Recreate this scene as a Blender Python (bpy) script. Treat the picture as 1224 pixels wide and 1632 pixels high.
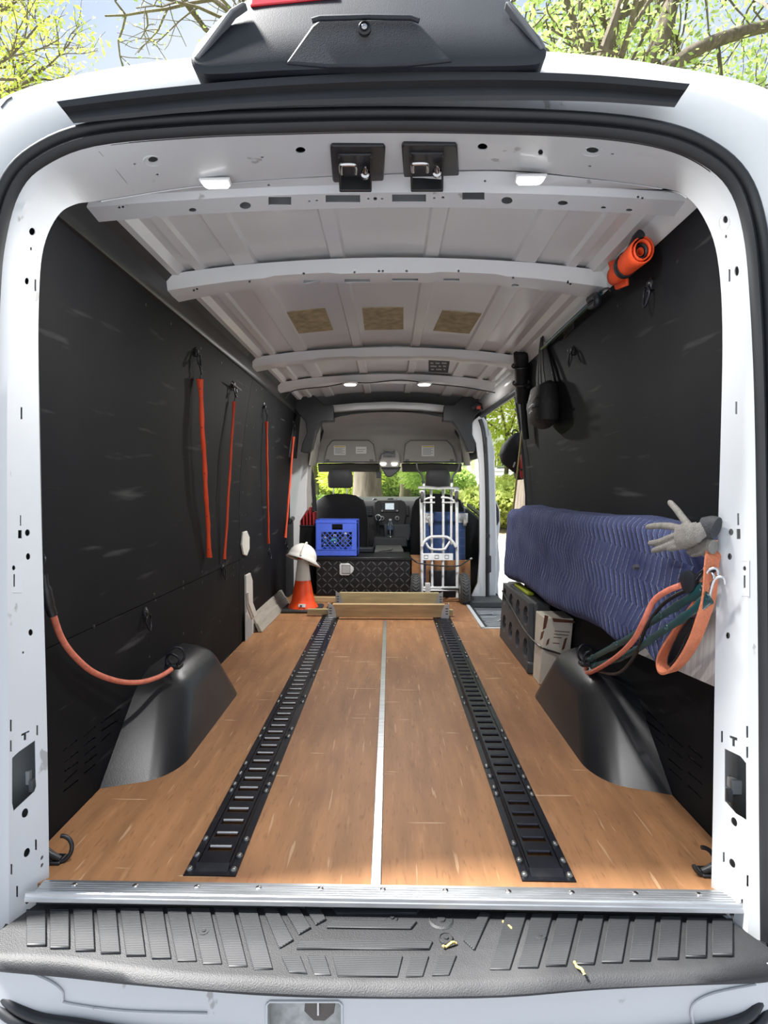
import bpy, bmesh, math, random
import numpy as np
from mathutils import Vector, Matrix
from mathutils.bvhtree import BVHTree

for o in list(bpy.data.objects): bpy.data.objects.remove(o, do_unlink=True)
SC = bpy.context.scene
COL = SC.collection
R = math.radians
random.seed(7); rng = np.random.default_rng(7)

# ------------------------------------------------------------------ camera
F, CX, CY = 940.0, 599.7, 816.0            # focal length and principal point in pixels of the 1224 x 1632 frame
CAM = Vector((0.02, -1.37, 0.93))
PITCH, YAW = R(2.07), R(1.3)
cam = bpy.data.cameras.new('camera'); camo = bpy.data.objects.new('camera', cam); COL.objects.link(camo)
cam.sensor_fit = 'HORIZONTAL'; cam.sensor_width = 36.0; cam.lens = 36.0 * F / 1224
cam.shift_x = (612 - CX) / 1224; cam.clip_start = 0.02; cam.clip_end = 400
camo.location = CAM; camo.rotation_euler = (R(90) - PITCH, 0, YAW)
SC.camera = camo

# ------------------------------------------------------------------ world, sun, exposure
SC.view_settings.view_transform = 'Standard'; SC.view_settings.look = 'None'
SC.view_settings.gamma = 1.0; SC.view_settings.use_curve_mapping = False
SC.view_settings.exposure = 0.26
w = bpy.data.worlds.new('world'); SC.world = w; w.use_nodes = True
nt = w.node_tree; nt.nodes.clear()
out = nt.nodes.new('ShaderNodeOutputWorld'); bg = nt.nodes.new('ShaderNodeBackground')
tc = nt.nodes.new('ShaderNodeTexCoord'); nz = nt.nodes.new('ShaderNodeTexNoise'); rp = nt.nodes.new('ShaderNodeValToRGB')
nz.inputs['Scale'].default_value = 2.2; nz.inputs['Detail'].default_value = 4
rp.color_ramp.elements[0].position = .38; rp.color_ramp.elements[0].color = (.54, .71, 1.0, 1)
rp.color_ramp.elements[1].position = .62; rp.color_ramp.elements[1].color = (.84, .92, 1.0, 1)
nt.links.new(tc.outputs['Generated'], nz.inputs['Vector']); nt.links.new(nz.outputs['Fac'], rp.inputs['Fac'])
nt.links.new(rp.outputs['Color'], bg.inputs['Color']); nt.links.new(bg.outputs['Background'], out.inputs['Surface'])
bg.inputs['Strength'].default_value = .84
sun = bpy.data.lights.new('sun', 'SUN'); suno = bpy.data.objects.new('sun', sun); COL.objects.link(suno)
sun.energy = 24.0; sun.angle = R(10); sun.color = (1.0, .98, .95)
suno.rotation_euler = Vector((.52, .03, -.85)).to_track_quat('-Z', 'Y').to_euler(); suno.location = (0, 0, 12)

# ------------------------------------------------------------------ pixel -> point helpers
ROT = camo.rotation_euler.to_matrix()
def ray(px, py): return (ROT @ Vector(((px - CX) / F, -(py - CY) / F, -1.0)))
def PY(px, py, Y): d = ray(px, py); return CAM + d * ((Y - CAM.y) / d.y)
def PZ(px, py, Z): d = ray(px, py); return CAM + d * ((Z - CAM.z) / d.z)
def PXX(px, py, X): d = ray(px, py); return CAM + d * ((X - CAM.x) / d.x)
WPROF = [(-.1, .89), (.9, .885), (1.1, .872), (1.35, .842), (1.6, .80), (1.75, .775)]
def wx(z):
    for (z0, x0), (z1, x1) in zip(WPROF, WPROF[1:]):
        if z <= z1: return x0 + (x1 - x0) * (z - z0) / (z1 - z0)
    return WPROF[-1][1]
def PW(px, py, off=0.0):                     # the point where a pixel meets the lined side wall
    s = -1 if px < 621 else 1; x = .87
    for _ in range(8):
        p = PXX(px, py, s * (x - off)); x = wx(p.z)
    return p
def lerp(a, b, t): return a + (b - a) * t
def cat(pts, n):                             # Catmull-Rom through points, n samples per span
    pts = [Vector(p) for p in pts]; o = []
    for i in range(len(pts) - 1):
        p0 = pts[max(i - 1, 0)]; p1 = pts[i]; p2 = pts[i + 1]; p3 = pts[min(i + 2, len(pts) - 1)]
        for k in range(n):
            t = k / n
            o.append(.5 * ((2 * p1) + (p2 - p0) * t + (2 * p0 - 5 * p1 + 4 * p2 - p3) * t * t + (3 * p1 - p0 - 3 * p2 + p3) * t ** 3))
    o.append(pts[-1]); return o

# ------------------------------------------------------------------ materials
MATS = {}
def mat(name, col, rough=.5, metal=0, var=.12, vs=8, bump=0, bs=60, coat=0, spec=.5, stretch=None, emit=0, alpha=None):
    if name in MATS: return MATS[name]
    m = bpy.data.materials.new(name); m.use_nodes = True; MATS[name] = m
    n = m.node_tree; b = n.nodes['Principled BSDF']
    b.inputs['Roughness'].default_value = rough; b.inputs['Metallic'].default_value = metal
    b.inputs['Specular IOR Level'].default_value = spec; b.inputs['Coat Weight'].default_value = coat
    b.inputs['Coat Roughness'].default_value = .08
    t = n.nodes.new('ShaderNodeTexCoord'); mp = n.nodes.new('ShaderNodeMapping')
    n.links.new(t.outputs['Object'], mp.inputs['Vector'])
    if stretch: mp.inputs['Scale'].default_value = stretch
    z = n.nodes.new('ShaderNodeTexNoise'); z.inputs['Scale'].default_value = vs; z.inputs['Detail'].default_value = 5
    n.links.new(mp.outputs['Vector'], z.inputs['Vector'])
    r = n.nodes.new('ShaderNodeValToRGB'); c = Vector(col)
    r.color_ramp.elements[0].position = .3; r.color_ramp.elements[1].position = .7
    r.color_ramp.elements[0].color = (*(c * (1 - var)), 1); r.color_ramp.elements[1].color = (*(c * (1 + var)), 1)
    n.links.new(z.outputs['Fac'], r.inputs['Fac']); n.links.new(r.outputs['Color'], b.inputs['Base Color'])
    if bump:
        z2 = n.nodes.new('ShaderNodeTexNoise'); z2.inputs['Scale'].default_value = bs; z2.inputs['Detail'].default_value = 3
        n.links.new(mp.outputs['Vector'], z2.inputs['Vector'])
        bp = n.nodes.new('ShaderNodeBump'); bp.inputs['Strength'].default_value = bump; bp.inputs['Distance'].default_value = .01
        n.links.new(z2.outputs['Fac'], bp.inputs['Height']); n.links.new(bp.outputs['Normal'], b.inputs['Normal'])
    if emit:
        b.inputs['Emission Color'].default_value = (*col, 1); b.inputs['Emission Strength'].default_value = emit
    m['b'] = b.name; m['ramp'] = r.name
    return m
def glass(name, tint=(.9, .95, .95), refl=.08):
    if name in MATS: return MATS[name]
    m = bpy.data.materials.new(name); m.use_nodes = True; MATS[name] = m; n = m.node_tree; n.nodes.clear()
    o = n.nodes.new('ShaderNodeOutputMaterial'); mx = n.nodes.new('ShaderNodeMixShader'); t = n.nodes.new('ShaderNodeBsdfTransparent')
    g = n.nodes.new('ShaderNodeBsdfGlossy'); g.inputs['Roughness'].default_value = .03; t.inputs['Color'].default_value = (*tint, 1)
    mx.inputs['Fac'].default_value = refl
    n.links.new(t.outputs[0], mx.inputs[1]); n.links.new(g.outputs[0], mx.inputs[2]); n.links.new(mx.outputs[0], o.inputs['Surface'])
    return m
def overlay(m, scale, stretch, lo, hi, col, amt=1.0, rot=(0, 0, 0), detail=2):   # scuffs and scratches mixed over a material's own colour
    n = m.node_tree; b = n.nodes[m['b']]; src = b.inputs['Base Color'].links[0].from_socket
    t = n.nodes.new('ShaderNodeTexCoord'); mp = n.nodes.new('ShaderNodeMapping'); mp.inputs['Scale'].default_value = stretch; mp.inputs['Rotation'].default_value = rot
    z = n.nodes.new('ShaderNodeTexNoise'); z.inputs['Scale'].default_value = scale; z.inputs['Detail'].default_value = detail
    r = n.nodes.new('ShaderNodeMapRange'); r.inputs['From Min'].default_value = lo; r.inputs['From Max'].default_value = hi; r.inputs['To Max'].default_value = amt
    x = n.nodes.new('ShaderNodeMix'); x.data_type = 'RGBA'; x.inputs['B'].default_value = (*col, 1)
    n.links.new(t.outputs['Object'], mp.inputs['Vector']); n.links.new(mp.outputs['Vector'], z.inputs['Vector'])
    n.links.new(z.outputs['Fac'], r.inputs['Value']); n.links.new(r.outputs['Result'], x.inputs['Factor'])
    n.links.new(src, x.inputs['A']); n.links.new(x.outputs['Result'], b.inputs['Base Color'])

WHITE = mat('white_paint', (.575, .588, .594), .42, var=.03, vs=3, coat=.12)
overlay(WHITE, 16, (1, 1, .6), .685, .715, (.25, .24, .22), .7, detail=6)
ROOFW = mat('roof_paint', (.71, .72, .715), .28, var=.03, vs=3, coat=.15)
WOOD = mat('floor_plywood', (.34, .168, .075), .52, spec=.3, var=.2, vs=3.0, stretch=(6, .7, 1), bump=.03, bs=40)
overlay(WOOD, 2.2, (1, .6, 1), .45, .70, (.19, .082, .040), .7, detail=7)
overlay(WOOD, 60, (2.2, .35, 1), .58, .75, (.17, .075, .035), .6, detail=3)
overlay(WOOD, 26, (2.4, .25, 1), .60, .78, (.50, .27, .13), .5, rot=(0, 0, .12))
overlay(WOOD, 7, (.5, 5.5, 1), .69, .72, (.62, .42, .25), .6, rot=(0, 0, .5))
overlay(WOOD, 9, (6.5, .45, 1), .69, .72, (.60, .40, .24), .5, rot=(0, 0, .9))
BLACKP = mat('black_liner', (.0085, .009, .0105), .66, var=.2, vs=2, bump=.015, bs=200, spec=.12)
overlay(BLACKP, 5, (.6, .45, 4.5), .62, .76, (.09, .09, .088), .6, rot=(.3, 0, 0), detail=5)
overlay(BLACKP, 2, (1, 1, 1), .52, .8, (.018, .0165, .015), .6)
RUBBER = mat('seal_rubber', (.014, .015, .017), .42, var=.2)
BLK = mat('black_plastic', (.014, .0145, .016), .38, var=.15, vs=12)
BLKR = mat('black_plastic_textured', (.009, .011, .016), .5, var=.2, vs=10, bump=.08, bs=500)
overlay(BLKR, 3, (1, 1, 1), .5, .75, (.022, .025, .031), .6, detail=6)
ARCHM = mat('arch_plastic', (.014, .0145, .016), .33, var=.25, vs=5, bump=.05, bs=300)
BUMPM = mat('step_plastic', (.014, .0145, .016), .6, var=.25, vs=6, bump=.2, bs=400)
overlay(BUMPM, 5, (1, 1, 1), .52, .76, (.042, .042, .043), .6, detail=7)
STEEL = mat('black_steel', (.012, .013, .018), .32, metal=.3, var=.25, vs=20)
overlay(STEEL, 18, (1, 1, 1), .6, .75, (.06, .055, .05), .4)
ALU = mat('aluminium', (.55, .56, .57), .32, metal=.85, var=.18, vs=30, stretch=(.3, 4, 4))
ALUF = mat('aluminium_frame', (.72, .72, .70), .35, metal=.35, var=.1, vs=30)
CHROME = mat('bright_steel', (.6, .6, .6), .25, metal=1, var=.1)
DARKM = mat('dark_steel', (.05, .05, .05), .35, metal=.7, var=.2)
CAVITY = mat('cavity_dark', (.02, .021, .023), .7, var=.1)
CAVG = mat('cavity_grey', (.16, .17, .17), .5, var=.15)
LINER = mat('headliner', (.36, .34, .31), .8, var=.05, bump=.1, bs=300)
GREYT = mat('grey_trim', (.11, .115, .12), .6, var=.1)
SEATM = mat('seat_fabric', (.009, .009, .010), .85, var=.2, bump=.2, bs=250, spec=.2)
HEADR = mat('headrest_vinyl', (.035, .035, .036), .6, var=.1)
LUMB = mat('lumber', (.52, .36, .18), .6, var=.22, vs=4, stretch=(1, 9, 9), bump=.05)
LUMBG = mat('lumber_treated', (.38, .31, .16), .6, var=.22, vs=4, stretch=(1, 9, 9), bump=.05)
LUMBW = mat('lumber_weathered', (.34, .31, .26), .75, var=.15, vs=6, stretch=(9, 1, 9))
ORANGE = mat('orange_rubber', (.72, .075, .022), .5, var=.1)
PINK = mat('faded_cord', (.66, .19, .115), .65, var=.15, vs=60, bump=.3, bs=250)
CONEO = mat('cone_orange', (.88, .08, .012), .4, var=.04)
CONEW = mat('cone_collar', (.74, .73, .68), .45, var=.05)
HATW = mat('hat_white', (.76, .74, .68), .35, var=.06)
CRATE = mat('crate_blue', (.075, .145, .68), .45, var=.08)
NAVY = mat('dolly_blue', (.025, .06, .17), .5, var=.2)
TEAL = mat('teal_rubber', (.008, .05, .055), .4, var=.2)
SLING = mat('orange_webbing', (.64, .20, .095), .75, var=.12, vs=30, bump=.5, bs=160)
SAFETY = mat('safety_orange', (.85, .085, .015), .7, var=.12, vs=20, bump=.2, bs=120)
GLOVE = mat('glove_grey', (.235, .22, .195), .85, var=.15, vs=60, bump=.5, bs=300)
GLOVED = mat('glove_dark', (.045, .046, .05), .7, var=.3, vs=40, bump=.3, bs=200)
CASE = mat('case_grey', (.06, .062, .066), .55, var=.1)
CARTON = mat('carton_print', (.62, .56, .46), .8, var=.1)
CARTOND = mat('carton_brown', (.13, .045, .025), .75, var=.2)
KRAFT = mat('kraft_card', (.32, .15, .06), .8, var=.12)
LIME = mat('lime_plastic', (.50, .58, .03), .5, var=.05)
REDM = mat('red_plastic', (.30, .012, .014), .5, var=.2)
TAN = mat('foam_pad', (.40, .34, .20), .9, var=.28, vs=22, bump=.3, bs=80)
PAPER = mat('paper', (.62, .61, .57), .8, var=.05)
INK = mat('ink', (.05, .05, .06), .8, var=.05)
GREYPAP = mat('grey_folder', (.13, .13, .125), .6, var=.15)
LED = mat('led_lens', (1, 1, .98), .3, var=0, emit=7)
TAIL = mat('brake_lens', (.55, .01, .02), .2, var=.05, coat=.5)
SCREEN = mat('screen', (.55, .62, .66), .3, var=.3, vs=40, emit=.6)
BOTTLE = glass('clear_plastic', (.78, .85, .86), .22)
GLASS = glass('window_glass', (.93, .96, .95), .05)

# ------------------------------------------------------------------ mesh builder
class MB:
    def __init__(s): s.v = []; s.f = []
    def add(s, vs, fs):
        b = len(s.v); s.v += [Vector(p) for p in vs]; s.f += [tuple(i + b for i in q) for q in fs]; return s
    def hexa(s, p): return s.add(p, [(0, 1, 2, 3), (7, 6, 5, 4), (0, 4, 5, 1), (1, 5, 6, 2), (2, 6, 7, 3), (3, 7, 4, 0)])
    def box(s, x0, x1, y0, y1, z0, z1):
        return s.hexa([(x0, y0, z0), (x1, y0, z0), (x1, y1, z0), (x0, y1, z0), (x0, y0, z1), (x1, y0, z1), (x1, y1, z1), (x0, y1, z1)])
    def prism(s, loop, vec):
        n = len(loop); a = [Vector(p) for p in loop]; vec = Vector(vec)
        return s.add(a + [p + vec for p in a], [tuple(range(n)), tuple(range(2 * n - 1, n - 1, -1))] + [(i, (i + 1) % n, n + (i + 1) % n, n + i) for i in range(n)])
    def loft(s, rows, closed=False, caps=False):
        m = len(rows[0]); vs = [p for r in rows for p in r]; fs = []
        for i in range(len(rows) - 1):
            for j in range(m if closed else m - 1):
                k = (j + 1) % m; fs.append((i * m + j, i * m + k, (i + 1) * m + k, (i + 1) * m + j))
        if caps: fs += [tuple(range(m)), tuple(range((len(rows) - 1) * m, len(rows) * m))]
        return s.add(vs, fs)
    def tube(s, pts, r, n=8, ry=None, up=None, closed=False, caps=True):
        pts = [Vector(p) for p in pts]; rows = []; N = len(pts); prev = None
        for i, p in enumerate(pts):
            if closed: t = pts[(i + 1) % N] - pts[i - 1]
            else: t = pts[min(i + 1, N - 1)] - pts[max(i - 1, 0)]
            if t.length < 1e-9: t = Vector((0, 0, 1))
            t.normalize()
            if up is not None: a = Vector(up) - t * t.dot(Vector(up))
            elif prev is not None: a = prev - t * t.dot(prev)
            else: a = (Vector((0, 0, 1)) if abs(t.z) < .9 else Vector((1, 0, 0))); a -= t * t.dot(a)
            if a.length < 1e-6: a = t.orthogonal()
            a.normalize(); prev = a; b = t.cross(a)
            r1 = r[i] if isinstance(r, (list, tuple)) else r
            r2 = (ry[i] if isinstance(ry, (list, tuple)) else ry) if ry is not None else r1
            rows.append([p + a * (r1 * math.cos(2 * math.pi * k / n)) + b * (r2 * math.sin(2 * math.pi * k / n)) for k in range(n)])
        if closed: rows.append(rows[0])
        return s.loft(rows, True, caps and not closed)
    def strap(s, pts, w, t, up, closed=False):       # flat webbing: width along `up`
        pts = [Vector(p) for p in pts]; rows = []; N = len(pts)
        for i, p in enumerate(pts):
            d = pts[(i + 1) % N if closed else min(i + 1, N - 1)] - pts[i - 1 if closed else max(i - 1, 0)]; d.normalize()
            a = Vector(up) - d * d.dot(Vector(up)); a.normalize(); b = d.cross(a)
            rows.append([p + a * w / 2 + b * t / 2, p + a * w / 2 - b * t / 2, p - a * w / 2 - b * t / 2, p - a * w / 2 + b * t / 2])
        if closed: rows.append(rows[0])
        return s.loft(rows, True, not closed)
    def lathe(s, c, axis, prof, n=20):               # prof: (radius, height along axis)
        c = Vector(c); ax = Vector(axis).normalized(); a = ax.orthogonal().normalized(); b = ax.cross(a)
        rows = [[c + ax * h + (a * math.cos(2 * math.pi * k / n) + b * math.sin(2 * math.pi * k / n)) * max(r, 1e-5) for k in range(n)] for r, h in prof]
        return s.loft(rows, True, True)
    def cyl(s, a, b, r, n=12): 
        a = Vector(a); b = Vector(b); return s.lathe(a, b - a, [(r, 0), (r, (b - a).length)], n)
    def torus(s, c, axis, R0, r, n=24, m=8, sx=1, a0=0, a1=2 * math.pi):
        c = Vector(c); ax = Vector(axis).normalized(); a = ax.orthogonal().normalized(); b = ax.cross(a)
        full = abs(a1 - a0 - 2 * math.pi) < 1e-6
        pts = [c + a * (R0 * math.cos(a0 + (a1 - a0) * k / n)) + b * (R0 * sx * math.sin(a0 + (a1 - a0) * k / n)) for k in range(n if full else n + 1)]
        return s.tube(pts, r, m, closed=full)
    def build(s, name, m, parent=None, smooth=None, bevel=0, bseg=2, solid=0, sub=0):
        return mkobj(name, s.v, s.f, m, parent, smooth, bevel, bseg, solid, sub)
def wloc(o):
    return Vector(o['_o']) if o is not None and '_o' in o else Vector((0, 0, 0))
def mkobj(name, vs, fs, m, parent=None, smooth=None, bevel=0, bseg=2, solid=0, sub=0):
    vs = [Vector(v) for v in vs]
    lo = Vector([min(v[i] for v in vs) for i in range(3)]); hi = Vector([max(v[i] for v in vs) for i in range(3)])
    org = Vector(((lo.x + hi.x) / 2, (lo.y + hi.y) / 2, lo.z))
    me = bpy.data.meshes.new(name); me.from_pydata([v - org for v in vs], [], fs)
    bm = bmesh.new(); bm.from_mesh(me); bmesh.ops.recalc_face_normals(bm, faces=bm.faces); bm.to_mesh(me); bm.free()
    me.materials.append(m)
    if smooth:
        me.polygons.foreach_set('use_smooth', [True] * len(me.polygons))
        me.set_sharp_from_angle(angle=R(smooth if smooth is not True else 50))
    o = bpy.data.objects.new(name, me); COL.objects.link(o); o['_o'] = list(org)
    if parent is not None: o.parent = parent; o.location = org - wloc(parent)
    else: o.location = org
    if solid:
        md = o.modifiers.new('solid', 'SOLIDIFY'); md.thickness = abs(solid); md.offset = -1 if solid > 0 else 1
    if bevel:
        md = o.modifiers.new('bevel', 'BEVEL'); md.width = bevel; md.segments = bseg; md.limit_method = 'ANGLE'; md.angle_limit = R(35)
        me.polygons.foreach_set('use_smooth', [True] * len(me.polygons)); me.set_sharp_from_angle(angle=R(60))
    if sub:
        md = o.modifiers.new('sub', 'SUBSURF'); md.levels = sub; md.render_levels = sub
    return o
def thing(name, label, cat_, loc, group=None):
    o = bpy.data.objects.new(name, None); COL.objects.link(o); o.empty_display_size = .05
    o.location = Vector(loc); o['_o'] = list(Vector(loc)); o['label'] = label; o['category'] = cat_
    if group: o['group'] = group
    return o
def tag(o, label, cat_, group=None, kind=None):
    o['label'] = label; o['category'] = cat_
    if group: o['group'] = group
    if kind: o['kind'] = kind
    return o
def struct(o, label=None):
    o['kind'] = 'structure'
    if label: o['label'] = label
    return o
def sthing(name, loc=(0, 0, 0), label=None):
    o = bpy.data.objects.new(name, None); COL.objects.link(o); o.location = Vector(loc); o['_o'] = list(Vector(loc)); o['kind'] = 'structure'
    if label: o['label'] = label
    return o
def inst(src, name, loc, parent, rot=None):          # a copy sharing mesh data, at a world position
    c = src.copy(); c.name = name; COL.objects.link(c); c.parent = parent; c.location = Vector(loc) - wloc(parent); c['_o'] = list(Vector(loc))
    if rot is not None: c.rotation_euler = rot
    return c
def copy_tree(root, delta, label, parent=None):
    c = root.copy(); COL.objects.link(c); c.parent = parent
    if parent is None: c.location = root.location + Vector(delta); c['label'] = label
    for ch in list(root.children): copy_tree(ch, (0, 0, 0), None, c)
    return c
def cut(o, cutter):                                  # carve real holes and bake the result
    bpy.context.view_layer.update()
    c = cutter.build('cutter_tmp', BLK)
    md = o.modifiers.new('cut', 'BOOLEAN'); md.operation = 'DIFFERENCE'; md.object = c; md.solver = 'EXACT'; md.use_self = True
    bpy.context.view_layer.update(); dg = bpy.context.evaluated_depsgraph_get()
    me = bpy.data.meshes.new_from_object(o.evaluated_get(dg)); old = o.data; nm = old.name; o.modifiers.clear(); o.data = me
    bpy.data.meshes.remove(old); me.name = nm
    bpy.data.objects.remove(c, do_unlink=True)
def surf(o):
    org = Vector(o['_o']); return BVHTree.FromPolygons([v.co + org for v in o.data.vertices], [tuple(p.vertices) for p in o.data.polygons])
def hit(bvh, px, py):
    d = ray(px, py).normalized(); h = bvh.ray_cast(CAM, d)
    return (h[0], h[1] if h[1].dot(d) < 0 else -h[1]) if h[0] is not None else (None, None)
def ell(px, py, rx, ry, n=14, rot=0):
    c, s_ = math.cos(rot), math.sin(rot)
    return [(px + rx * math.cos(a) * c - ry * math.sin(a) * s_, py + rx * math.cos(a) * s_ + ry * math.sin(a) * c) for a in [2 * math.pi * k / n for k in range(n)]]
def rct(x0, y0, x1, y1): return [(x0, y0), (x1, y0), (x1, y1), (x0, y1)]
def carve(o, polys, depth=.02, front=.02):           # pixel outlines projected on the object's own surface and cut through it
    b = surf(o); k = MB()
    for pl in polys:
        cx = sum(p[0] for p in pl) / len(pl); cy = sum(p[1] for p in pl) / len(pl); p0, n = hit(b, cx, cy)
        if p0 is None: continue
        loop = []
        for p in pl:
            d = ray(*p); t = (p0 - CAM).dot(n) / d.dot(n); loop.append(CAM + d * t)
        k.prism([q + n * front for q in loop], n * -(front + depth))
    if k.v: cut(o, k)
def stick(bvh, pl, t, mb, sink=.001):                # a thin raised piece with a pixel outline, lying on a surface
    cx = sum(p[0] for p in pl) / len(pl); cy = sum(p[1] for p in pl) / len(pl); p0, n = hit(bvh, cx, cy)
    if p0 is None: return None
    loop = [CAM + ray(*p) * ((p0 - CAM).dot(n) / ray(*p).dot(n)) for p in pl]
    mb.prism([q - n * sink for q in loop], n * (t + sink)); return p0, n
# ================================================================== THE VAN SHELL
# ---- rear door frame: pixel contours of the seal line (c1), the inner edge (c0) and the roof edge (c4)
C1 = [(-8,1500),(-8,1200),(-8,1000),(-6,800),(-3,600),(0,480),(8,390),(30,310),(70,265),(150,232),(300,217),(450,211),(612,208),(780,210),(930,216),(1040,230),(1110,255),(1160,298),(1185,370),(1196,480),(1203,650),(1207,900),(1209,1100),(1210,1300),(1212,1500)]
C0 = [(78,1425),(75,1200),(70,1000),(64,800),(60,600),(61,470),(68,395),(90,345),(118,325),(160,318),(300,296),(450,283),(612,275),(790,269),(930,281),(1055,298),(1095,312),(1125,350),(1145,410),(1153,520),(1150,700),(1144,900),(1140,1100),(1137,1300),(1134,1435)]
Y0 = [0]*8 + [.03,.09,.135,.15,.15,.15,.14,.12,.05,.01] + [0]*7
C4 = [(-100,1500),(-100,1200),(-100,1000),(-100,800),(-98,600),(-95,480),(-85,360),(-60,230),(-20,172),(70,132),(250,98),(430,84),(612,79),(800,79),(960,90),(1090,110),(1180,128),(1240,155),(1285,230),(1310,400),(1320,650),(1320,900),(1320,1100),(1320,1300),(1320,1500)]
NS = 5
c1 = cat([PY(*p, -.08) for p in C1], NS); c0 = cat([PY(*p, y) for p, y in zip(C0, Y0)], NS); c4 = cat([PY(*p, -.03) for p in C4], NS)
outd = []
for i, p in enumerate(c1):
    t = c1[min(i + 1, len(c1) - 1)] - c1[max(i - 1, 0)]; d = Vector((-t.z, 0, t.x)); d.normalize()
    if d.dot(Vector((p.x, 0, p.z - .8))) < 0: d = -d
    outd.append(d)
frame = sthing('rear_door_frame', (0, -.05, -.05), 'white painted steel frame of the rear door opening')
cm = [lerp(a, b, .42) + Vector((0, -.012, 0)) for a, b in zip(c1, c0)]
cm2 = [lerp(a, b, .34) + Vector((0, -.018, 0)) - d * .0 for a, b, d in zip(c1, c0, outd)]
cin = [p + Vector((0, .03, 0)) + d * .03 for p, d in zip(c0, outd)]
m = MB(); m.loft([c1, cm2, cm, c0]); jamb = m.build('door_jamb', WHITE, frame, smooth=40, solid=.0)
bv_j = surf(jamb)
m = MB(); m.loft([c0, cin]); m.build('jamb_flange', WHITE, frame, smooth=40)
# lift holes, slots, access openings
hl = [ell(43,448,3.4,5.6), rct(45,445,0,0) if False else rct(55,445,58,464), rct(33,649,36,668), rct(32,821,34,838), rct(29,845,35,858), ell(44,849,4,5.5), ell(45,887,3.5,5.5), ell(22,905,2.8,4), rct(21.5,915,24,935), ell(49,1008,3.6,5.4), ell(37,1020,0.1,0.1) if False else ell(37,1040,1.5,2),
      ell(51,369,5,6), rct(48,394,51,399), rct(16,1147,19,1166), rct(58,1156,61,1172), rct(16,1180,19,1198), [(34,1170),(47,1164),(47,1167),(42,1169),(42,1179),(38,1181),(38,1172),(34,1174)],
      [(19,1208),(30,1198),(56,1180),(57,1240),(58,1253),(55,1262),(22,1293),(19,1280)], ell(40,1296,5,8,rot=.3), ell(43,1359,4.5,8,rot=.35), rct(56,1338,59,1355), rct(17,1377,20,1394), rct(26,1412,29,1430), ell(45,1432,4.5,10,rot=.25), ell(67,1367,1.8,4,rot=.4), ell(67,1379,1.8,4,rot=.4)]
hr = [ell(1156,350,4,6), ell(1157,377,1.6,3), ell(1174,432,3.6,8), rct(1161,429,1164,449), rct(1172,640,1175,660), rct(1175,818,1178,837), rct(1174,843,1180,859), ell(1165,848,4,5.5), ell(1163,887,3.6,5.5), ell(1186.5,906,2.6,4), rct(1185,917,1188,937), ell(1160,1013,3.4,5.4), rct(1189,1157,1192,1176), rct(1149,1165,1152,1183), rct(1189,1190,1192,1208),
      [(1163,1172),(1175,1176),(1175,1181),(1171,1180),(1171,1191),(1167,1189),(1167,1178),(1163,1176)],
      [(1155,1193),(1180,1205),(1190,1216),(1190,1308),(1172,1297),(1155,1277)], ell(1170,1310,4.5,8,rot=-.35), ell(1167,1376,4.5,8,rot=-.35), rct(1152,1358,1155,1374), rct(1190,1395,1193,1414), rct(1181,1433,1184,1450), ell(1165,1453,4.5,11,rot=-.25)]
hh = [ell(244,255,8,5), ell(479,240,8,5.5), ell(769,234.5,8,5.5), ell(944,240,10,5.5), ell(861.5,243,4,5), ell(215,262,2.4,1.8), ell(251,280,2.4,1.8), ell(418,251,2.4,1.8), ell(976,246,2.4,1.8), ell(940,265,2.4,1.8)]
def dimples(pls, rr, name):
    mm = MB()
    for x, y, r in pls:
        p, n = hit(bv_j, x, y)
        if p is not None: mm.torus(p + n * .001, n, r, .0022, 20, 6)
    mm.build(name, WHITE, frame, smooth=True)
dimples([(244,255,.021),(944,240,.023),(51,372,.016),(1156,354,.016)], 0, 'pressed_ring')
m = MB()
for pl in ([(13,893),(34,893),(34,944),(13,944)], [(1176,894),(1194,894),(1194,950),(1176,950)]):
    cxp = sum(p[0] for p in pl)/4; cyp = sum(p[1] for p in pl)/4; p, n = hit(bv_j, cxp, cyp)
    loop = [CAM + ray(*q) * ((p - CAM).dot(n) / ray(*q).dot(n)) for q in pl]
    m.tube([q + n * .0005 for q in loop], .0025, 6, closed=True)
m.build('pressed_outline', WHITE, frame, smooth=True)
jamb.modifiers.clear(); md = jamb.modifiers.new('s', 'SOLIDIFY'); md.thickness = .0025
bpy.context.view_layer.update(); me = bpy.data.meshes.new_from_object(jamb.evaluated_get(bpy.context.evaluated_depsgraph_get())); jamb.modifiers.clear(); jamb.data = me; me.set_sharp_from_angle(angle=R(40))
carve(jamb, [h for h in hl + hr + hh if len(h) > 3], .012, .012)
# folded seam lines of the pillar sheets
m = MB()
for pl in ([(-8,1378),(14,1368),(40,1345),(74,1318)], [(10,397),(30,402),(50,412),(68,426)], [(1140,1328),(1165,1352),(1190,1382),(1208,1390)], [(1144,409),(1165,393),(1198,378)], [(157,240),(185,270),(212,303)], [(1037,220),(1015,255),(990,285)]):
    pts = []
    for a, b in zip(pl, pl[1:]):
        for k in range(5):
            p, n = hit(bv_j, a[0] + (b[0]-a[0])*k/4.0, a[1] + (b[1]-a[1])*k/4.0)
            if p is not None: pts.append(p + n * .0006)
    if len(pts) > 2: m.tube(pts, .0016, 5)
m.build('sheet_seam', mat('seam_sealer', (.33,.33,.32), .5), frame)
# the pillars' inner cavity, seen through the holes
for s in (-1, 1):
    m = MB(); m.add([(s*.90,-.05,-.05),(s*.90,-.05,1.7),(s*.83,.05,1.62),(s*.83,.05,-.05)], [(0,1,2,3)])
    m.build('pillar_cavity', CAVG, frame, solid=.002)
m = MB(); m.add([(-.72,-.04,1.80),(.72,-.04,1.80),(.72,.17,1.80),(-.72,.17,1.80)], [(0,1,2,3)]); m.build('header_cavity', CAVITY, frame)
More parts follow.
